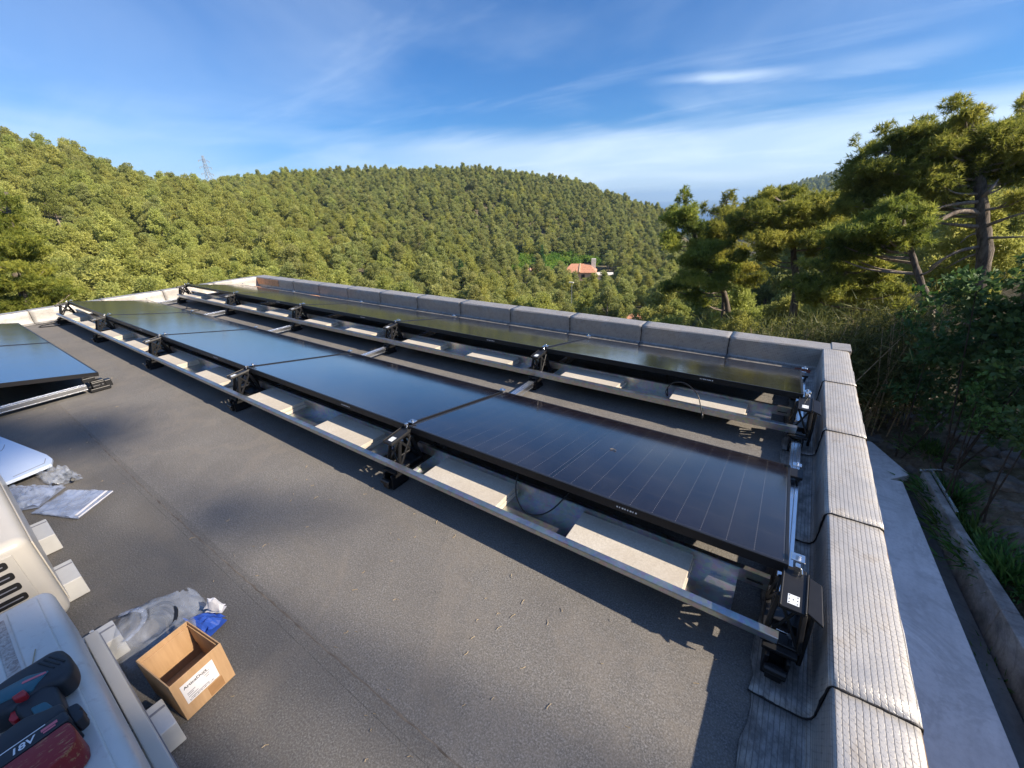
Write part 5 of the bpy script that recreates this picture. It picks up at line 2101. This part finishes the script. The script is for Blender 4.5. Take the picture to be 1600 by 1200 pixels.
# ------------------------------------------------------------------ shrubs, scrub and small plants
def shrub(name, label, cat, pads_px, d, mat, density, leaf, wid, seed, kind='card', per=3, up=.35, group=None):
    base = grounded(at(pads_px[0][0], pads_px[0][1], d))
    t = thing(name, label, cat, base, group=group)
    rr = random.Random(seed)
    pads = []
    for p in pads_px:
        c, rd = px_pad(p[0], p[1], d + (p[4] if len(p) > 4 else rr.uniform(-.4, .4)), p[2], p[3])
        for q in range(max(3, int(p[2] / 10))):
            o_ = Vector((rr.uniform(-1, 1) * rd[0] * .7, rr.uniform(-1, 1) * rd[1] * .7, rr.uniform(-.8, .8) * rd[2]))
            f_ = rr.uniform(.35, .6)
            pads.append((tuple(Vector(c) + o_ - base), (rd[0] * f_, rd[1] * f_, rd[2] * rr.uniform(.35, .6))))
    link_mesh('foliage', needle_crown('foliage', pads, mat, density, per, leaf, wid, seed, up=up, kind=kind, shell=.2, spread=.8), t)
    w = MB()
    for (c, rd) in pads[::9]:
        limb(w, [(rr.uniform(-.1, .1), rr.uniform(-.1, .1), -.1), Vector(c) * .5 + Vector((0, 0, -.1)), c], 0.016, 0.005, 5)
    w.build('stem', M_BARK_DARK, t)
    return t


shrub('leafy_shrub', 'large dark broadleaf shrub at the right edge below the tall pine', 'shrub',
      [(1560, 560, 50, 60), (1590, 650, 50, 40), (1620, 700, 40, 30), (1545, 440, 50, 26), (1600, 425, 40, 26), (1500, 470, 46, 28), (1570, 490, 60, 34), (1620, 500, 50, 50), (1520, 530, 60, 34), (1600, 580, 50, 44), (1540, 600, 50, 30), (1630, 640, 50, 40)], 9.2, M_BUSH, 760, 0.10, 0.058, 61)
shrub('leafy_shrub', 'dark green broadleaf shrub left of the large one, over the rocks', 'shrub',
      [(1455, 590, 40, 34), (1440, 640, 40, 18), (1490, 645, 44, 20), (1520, 625, 40, 24), (1450, 520, 40, 26), (1430, 560, 34, 30), (1480, 560, 44, 34), (1490, 610, 44, 30), (1440, 620, 36, 24)], 9.6, M_BUSH, 800, 0.095, 0.052, 62)
shrub('leafy_shrub', 'upright light green bush in front of the dark shrubs', 'shrub',
      [(1548, 650, 26, 20), (1540, 600, 24, 26), (1552, 630, 26, 26), (1538, 650, 24, 20)], 8.3, M_IRIS, 800, 0.07, 0.04, 63)
shrub('leafy_shrub', 'dark bush beside the rocks at the right picture edge', 'shrub',
      [(1600, 680, 34, 20), (1590, 650, 26, 20), (1620, 670, 40, 28), (1585, 690, 26, 14)], 8.0, M_BUSH, 800, 0.08, 0.046, 64)
shrub('leafy_shrub', 'sunlit green shrub catching light above the dark shrub', 'shrub',
      [(1425, 520, 30, 14), (1415, 500, 26, 16), (1450, 495, 30, 14), (1400, 525, 24, 12), (1480, 440, 30, 14), (1465, 460, 34, 14)], 10.6, M_IRIS, 300, 0.11, 0.06, 65)


def scrub(label, xs_, y0, y1, d, n_, seed, hgt):
    """a thicket of thin upright stalks with dry leaves"""
    r_ = np.random.default_rng(seed)
    A, B = at(xs_[0], y1, d), at(xs_[1], y1, d)
    base = grounded(A.lerp(B, .5))
    t = thing('dry_thicket', label, 'thicket', base, group=None)
    u = r_.uniform(0, 1, n_)
    P = np.array([A.lerp(B, float(q)) for q in u])
    P[:, :2] += r_.normal(0, .55, (n_, 2))
    P[:, 2] = ground_z(P[:, 0], P[:, 1])
    per = 44
    P2 = np.repeat(P, per, 0)
    h = r_.uniform(0.25, 1, len(P2)) * np.repeat(hgt * r_.uniform(.6, 1.1, n_), per)
    P2[:, 2] += h
    P2[:, :2] += r_.normal(0, .10, (len(P2), 2)) * (1 + h[:, None] * .5)
    D_ = unit(r_.normal(0, .55, P2.shape) + np.array([0, 0, .8]))
    V, Fc = blades(P2 - np.array(base), D_, 0.26, 0.018, r_, 0.25)
    tint = np.clip(r_.normal(.45, .24, len(P2)), 0, 1)
    link_mesh('foliage', quad_mesh('foliage', V, Fc, M_REED, tint), t)
    w = MB()
    for i in range(0, n_, 6):
        a = Vector(P[i]) - base
        w.tube([a, a + Vector((r_.normal(0, .08), r_.normal(0, .08), hgt * .5)), a + Vector((r_.normal(0, .22), r_.normal(0, .22), hgt * .95))], [0.014, 0.010, 0.004], 4)
    w.build('stem', M_LITTER, t)


scrub('olive thicket of thin stems behind the far right parapet corner', (1180, 1300), 470, 560, 10.5, 420, 71, 2.6)
scrub('olive thicket between the parapet corner and the dark shrubs', (1300, 1420), 470, 570, 11.0, 420, 72, 2.5)
scrub('low dark thicket at the foot of the slanting pine', (1110, 1210), 480, 540, 13, 260, 73, 2.2)


def iris(label, px, py, d, n_, seed, hgt=0.34, sp=.16):
    base = on_z(px, py + 14, -2.90)
    base.z = gz(base) - .01
    r_ = np.random.default_rng(seed)
    P = np.column_stack([r_.normal(0, sp, n_), r_.normal(0, sp, n_), np.zeros(n_)])
    D_ = unit(P * 1.6 + np.array([0, 0, .45]) + r_.normal(0, .16, P.shape))
    V, Fc = [], []
    s = perp(D_, r_)
    L_ = hgt * r_.uniform(.6, 1.2, (n_, 1))
    W_ = 0.022 * r_.uniform(.7, 1.3, (n_, 1))
    mid = P + D_ * L_ * .6
    tip = P + D_ * L_ - np.array([0, 0, 1]) * L_ * .15
    V = np.stack([P - s * W_ * .4, P + s * W_ * .4, mid + s * W_ * .5, mid - s * W_ * .5, mid - s * W_ * .5, mid + s * W_ * .5, tip + s * .001, tip - s * .001], 1).reshape(-1, 3)
    Fc = np.concatenate([np.arange(n_)[:, None] * 8 + np.array([0, 1, 2, 3]), np.arange(n_)[:, None] * 8 + np.array([4, 5, 6, 7])])
    o = link_mesh('iris_clump', quad_mesh('iris_clump', V, Fc, M_IRIS, np.clip(r_.normal(.5, .22, 2 * n_), 0, 1)))
    o.location = base
    tag(o, label, 'plant', 'green clumps on the bank')


iris('green clump of strappy leaves beside the metal edging', 1500, 752, 7.9, 420, 81, .32, .20)
iris('strappy green clump, second along the bank from the metal edging', 1530, 800, 7.2, 420, 82, .34, .20)
iris('strappy green clump by the middle of the drain wall', 1568, 850, 6.6, 420, 83, .34, .20)
iris('strappy green clump nearest the camera on the bank', 1590, 985, 5.7, 520, 84, .36, .20)
iris('small green clump among the stones on the slope', 1462, 690, 9.0, 300, 85, .22, .20)
iris('green clump at the right picture edge by the pale stones', 1598, 880, 6.6, 360, 86, .30, .18)


def rock(px, py, d, s, seed, label):
    c = on_z(px, py, -2.75)
    c.z = gz(c) - s * .12
    s *= .8
    bm = bmesh.new()
    bmesh.ops.create_icosphere(bm, subdivisions=3, radius=1)
    from mathutils import noise as mn
    sx, sy, sz = s * rnd.uniform(.8, 1.5), s * rnd.uniform(.7, 1.2), s * rnd.uniform(.4, .7)
    for v in bm.verts:
        q = 1 + 0.45 * mn.noise(v.co * 1.3 + Vector((seed, 0, 0))) + 0.16 * mn.noise(v.co * 4 + Vector((0, seed, 0)))
        v.co = Vector((round(v.co.x * q * 3.2) / 3.2 * .35 + v.co.x * q * .65, v.co.y * q, v.co.z * q))
        v.co = Vector((v.co.x * sx, v.co.y * sy, v.co.z * sz))
    me = bpy.data.meshes.new('rock')
    bm.to_mesh(me)
    bm.free()
    me.materials.append(M_ROCK)
    o = link_mesh('rock', me)
    o.location = c
    o.rotation_euler = (rnd.uniform(-.3, .3), rnd.uniform(-.3, .3), rnd.uniform(0, 6))
    tag(o, label, 'rock', 'pale rocks on the shaded slope')


rk = [(1520, 680, 9.4, .26), (1540, 700, 9.2, .24), (1560, 720, 8.9, .28), (1500, 700, 9.2, .20), (1580, 745, 8.6, .26), (1530, 735, 8.7, .22), (1490, 715, 8.9, .16), (1450, 650, 10.2, .30), (1480, 640, 10.3, .26),
      (1420, 640, 10.6, .26), (1400, 625, 11, .30), (1380, 655, 10.2, .22), (1410, 670, 9.8, .14), (1460, 735, 8.5, .14), (1590, 780, 8.0, .20), (1560, 770, 8.2, .12), (1440, 700, 9.2, .12), (1390, 690, 9.4, .13), (1600, 815, 7.5, .16), (1595, 720, 8.7, .30)]
for i, (px, py, d, s) in enumerate(rk):
    rock(px, py, d, s, i * 3.7, 'pale weathered rock on the shaded slope right of the building')
# stones and dead leaves strewn over the slope: too many to count
w = MB()
for k in range(1500):
    x, y = rnd.uniform(1.2, 5.5), rnd.uniform(5.0, 12.5)
    if x < 2.95 - .095 * (y - 3) + .1 and y < 8.6:
        continue
    if x < 2.1 and y < 9.6:
        continue
    z_ = gz((x, y)) + 0.004
    s = rnd.choice((.015, .02, .03, .05))
    a = rnd.uniform(0, 6.28)
    pr = [(x + s * math.cos(a + q * 1.57) * rnd.uniform(.6, 1.2), y + s * math.sin(a + q * 1.57) * rnd.uniform(.6, 1.2)) for q in range(4)]
    w.add([(px, py, z_ - s * .3) for px, py in pr] + [(x * .4 + px * .6, y * .4 + py * .6, z_ + s * rnd.uniform(.3, .7)) for px, py in pr], [(4, 5, 6, 7), (0, 1, 5, 4), (1, 2, 6, 5), (2, 3, 7, 6), (3, 0, 4, 7)])
tag(w.build('loose_stones', M_ROCK), 'loose stones strewn over the shaded slope', 'stones', kind='stuff')

# ------------------------------------------------------------------ houses, pylon and bright greenery in the valley
def house(label, c, rz, L_, W_, H_, roof_h, wall_mat, chimney=True, wing=False):
    t = thing('house', label, 'house', c, (0, 0, rz))
    w = MB()
    w.box(-L_ / 2, L_ / 2, -W_ / 2, W_ / 2, -3, H_)
    w.build('wall', wall_mat, t)
    w = MB()
    e = 0.5
    w.add([(-L_ / 2 - e, -W_ / 2 - e, H_ - .15), (L_ / 2 + e, -W_ / 2 - e, H_ - .15), (L_ / 2 + e, W_ / 2 + e, H_ - .15), (-L_ / 2 - e, W_ / 2 + e, H_ - .15),
           (-L_ / 2 + W_ * .3, 0, H_ + roof_h), (L_ / 2 - W_ * .3, 0, H_ + roof_h)],
          [(0, 1, 5, 4), (2, 3, 4, 5), (1, 2, 5), (3, 0, 4), (3, 2, 1, 0)])
    rf = w.build('roof', M_TILE, t)
    w = MB()
    w.bar((0, -W_ / 2 - e, H_), (0, 0, H_ + roof_h + .05), 0.35, .25)
    w.build('ridge_tiles', M_WALLP, rf)
    if chimney:
        w = MB()
        w.box(L_ / 2 - 1.2, L_ / 2 + .1, -.6, .6, H_ + .2, H_ + roof_h + 1.4)
        w.build('chimney', M_WALLW, rf)
    for xx in (-L_ * .28, L_ * .12):
        w = MB()
        w.box(xx - .5, xx + .5, -W_ / 2 - .06, -W_ / 2 - .01, H_ - 2.0, H_ - .7)
        w.build('window', M_VENT, t)
    if wing:
        w = MB()
        w.box(L_ / 2 + .05, L_ / 2 + 5.0, -W_ * .3, W_ * .4, -3, H_ - 1.2)
        w.box(L_ / 2 + .05, L_ / 2 + 5.4, -W_ * .3 - .5, W_ * .4 + .3, H_ - 1.2, H_ - .95)
        w.build('side_wing', M_WALLW, t)
    return t


hc = at(906, 434, 130)
house('peach house with an orange tiled roof in the valley', (hc.x, hc.y, hc.z - .4), rad(22), 9.0, 6.0, 2.6, 2.0, M_WALLP, True, True)
hc = at(994, 502, 80)
house('low house with an orange roof just showing above the far parapet', (hc.x, hc.y, hc.z - 1.0), rad(15), 4.2, 3.8, 1.6, .9, M_WALLP, False)
hc = at(829, 424, 122)
house('small white house almost hidden by pines at the foot of the terraces', (hc.x, hc.y, hc.z - 2.2), rad(30), 4, 4, 2.6, .6, M_WALLW, False)
hc = at(1112, 492, 92)
house('pale house glimpsed between the pine trunks at the right', (hc.x, hc.y, hc.z - 2.4), rad(10), 5, 5, 2.6, .8, M_WALLW, False)

r_ = np.random.default_rng(31)
k = 0
for q in range(120):
    if 1:
        px = r_.uniform(806, 940)
        p = hit(px, r_.uniform(395, 424 if px < 884 else 412))
        if p is None:
            continue
        x, y = p.x, p.y
        if any((x - hx) ** 2 + (y - hy) ** 2 < (hr * .5) ** 2 for hx, hy, hr in HOUSES[:1]):
            continue
        s = r_.uniform(0.9, 2.0)
        pads = [((r_.normal(0, s * .4), r_.normal(0, s * .4), s * r_.uniform(.3, .9)), (s * .6, s * .6, s * .5)) for _ in range(5)]
        o = link_mesh('bright_bush', needle_crown('bright_bush', pads, M_BRIGHT, 60, 3, .40, .22, 300 + k, up=.4, kind='card'))
        o.location = (x, y, gz((x, y)))
        tag(o, 'bright green bush on the terraces above the peach house', 'bush', 'bright green bushes on the terraces')
        k += 1
for (px, py, d, hh, lb) in ((847, 412, 118, 7.5, 'thin dark cypress left of the peach house'), (722, 440, 75, 7, 'dark narrow cypress among the valley pines')):
    c = at(px, py, d)
    c.z = gz(c)
    t = thing('cypress_tree', lb, 'cypress', c)
    pads = [((0, 0, hh * q / 9), (.55 * math.sin(PI * min(.95, (q + 1) / 10)) + .15, .55 * math.sin(PI * min(.95, (q + 1) / 10)) + .15, hh * .09)) for q in range(1, 10)]
    link_mesh('crown', needle_crown('crown', pads, M_BUSH, 260, 3, .4, .14, 91, up=1.6, kind='card', spread=.3), t)
    w = MB()
    w.tube([(0, 0, -.5), (0, 0, hh * .8)], [.12, .03], 6)
    w.build('trunk', M_BARK, t)
c = at(893, 462, 70)
t = thing('lamp_post', 'thin pale lamp post among the valley trees below the peach house', 'lamp post', (c.x, c.y, gz(c)))
w = MB()
ht = at(893, 442, 70).z - gz(c)
w.tube([(0, 0, 0), (0, 0, ht)], [.07, .05], 6)
w.build('pole', M_PYLON, t)
w = MB()
w.box(-.5, .3, -.15, .15, ht, ht + .14)
w.build('lamp_head', M_WALLW, t)


def pylon():
    base, top = at(326, 296, 600), at(316, 243, 600)
    base = Vector((top.x, top.y, at(326, 300, 600).z))
    Hh = top.z - base.z
    t = thing('electricity_pylon', 'grey lattice electricity pylon on the skyline at the left', 'pylon', base, (0, 0, rad(-66)))
    w = MB()
    th = 0.40

    def wd(z):
        q = z / Hh
        return 2.9 * (1 - q) + .55 if q < .45 else 1.85 - 1.25 * (q - .45) / .55
    lev = [Hh * q for q in (0, .16, .30, .42, .52, .62, .70, .78, .86, .93, 1.0)]
    for i in range(len(lev) - 1):
        a, b = wd(lev[i]), wd(lev[i + 1])
        for sx, sy in ((-1, -1), (1, -1), (1, 1), (-1, 1)):
            w.bar((sx * a, sy * a, lev[i]), (sx * b, sy * b, lev[i + 1]), th)
        for s in (-1, 1):
            w.bar((-a, s * a, lev[i]), (b, s * b, lev[i + 1]), th * .6)
            w.bar((a, s * a, lev[i]), (-b, s * b, lev[i + 1]), th * .6)
            w.bar((s * a, -a, lev[i]), (s * b, b, lev[i + 1]), th * .6)
    w.build('lattice_mast', M_PYLON, t)
    for q, arm in ((.86, 6.8), (.68, 7.4), (.50, 7.6)):
        w = MB()
        for s in (-1, 1):
            w.bar((0, 0, Hh * q), (s * arm, 0, Hh * q), th * .8)
            w.bar((0, 0, Hh * q + 1.9), (s * arm, 0, Hh * q), th * .6)
            w.tube([(s * arm, 0, Hh * q), (s * arm, 0, Hh * q - 1.6)], .42, 6)
        w.build('cross_arm', M_PYLON, t)


pylon()


# ------------------------------------------------------------------ the air itself
HAZE = 0.00020
w = MB()
w.box(-15000, 15000, -15000, 15000, -176, 128)
hm = bpy.data.materials.new('hazy_air')
hm.use_nodes = True
hm.node_tree.nodes.clear()
ho = hm.node_tree.nodes.new('ShaderNodeOutputMaterial')
hv = hm.node_tree.nodes.new('ShaderNodeVolumePrincipled')
hv.inputs['Color'].default_value = (0.50, 0.74, 1.0, 1)
hv.inputs['Density'].default_value = HAZE
hv.inputs['Anisotropy'].default_value = 0.2
hm.node_tree.links.new(hv.outputs[0], ho.inputs['Volume'])
tag(w.build('haze', hm), kind='stuff')
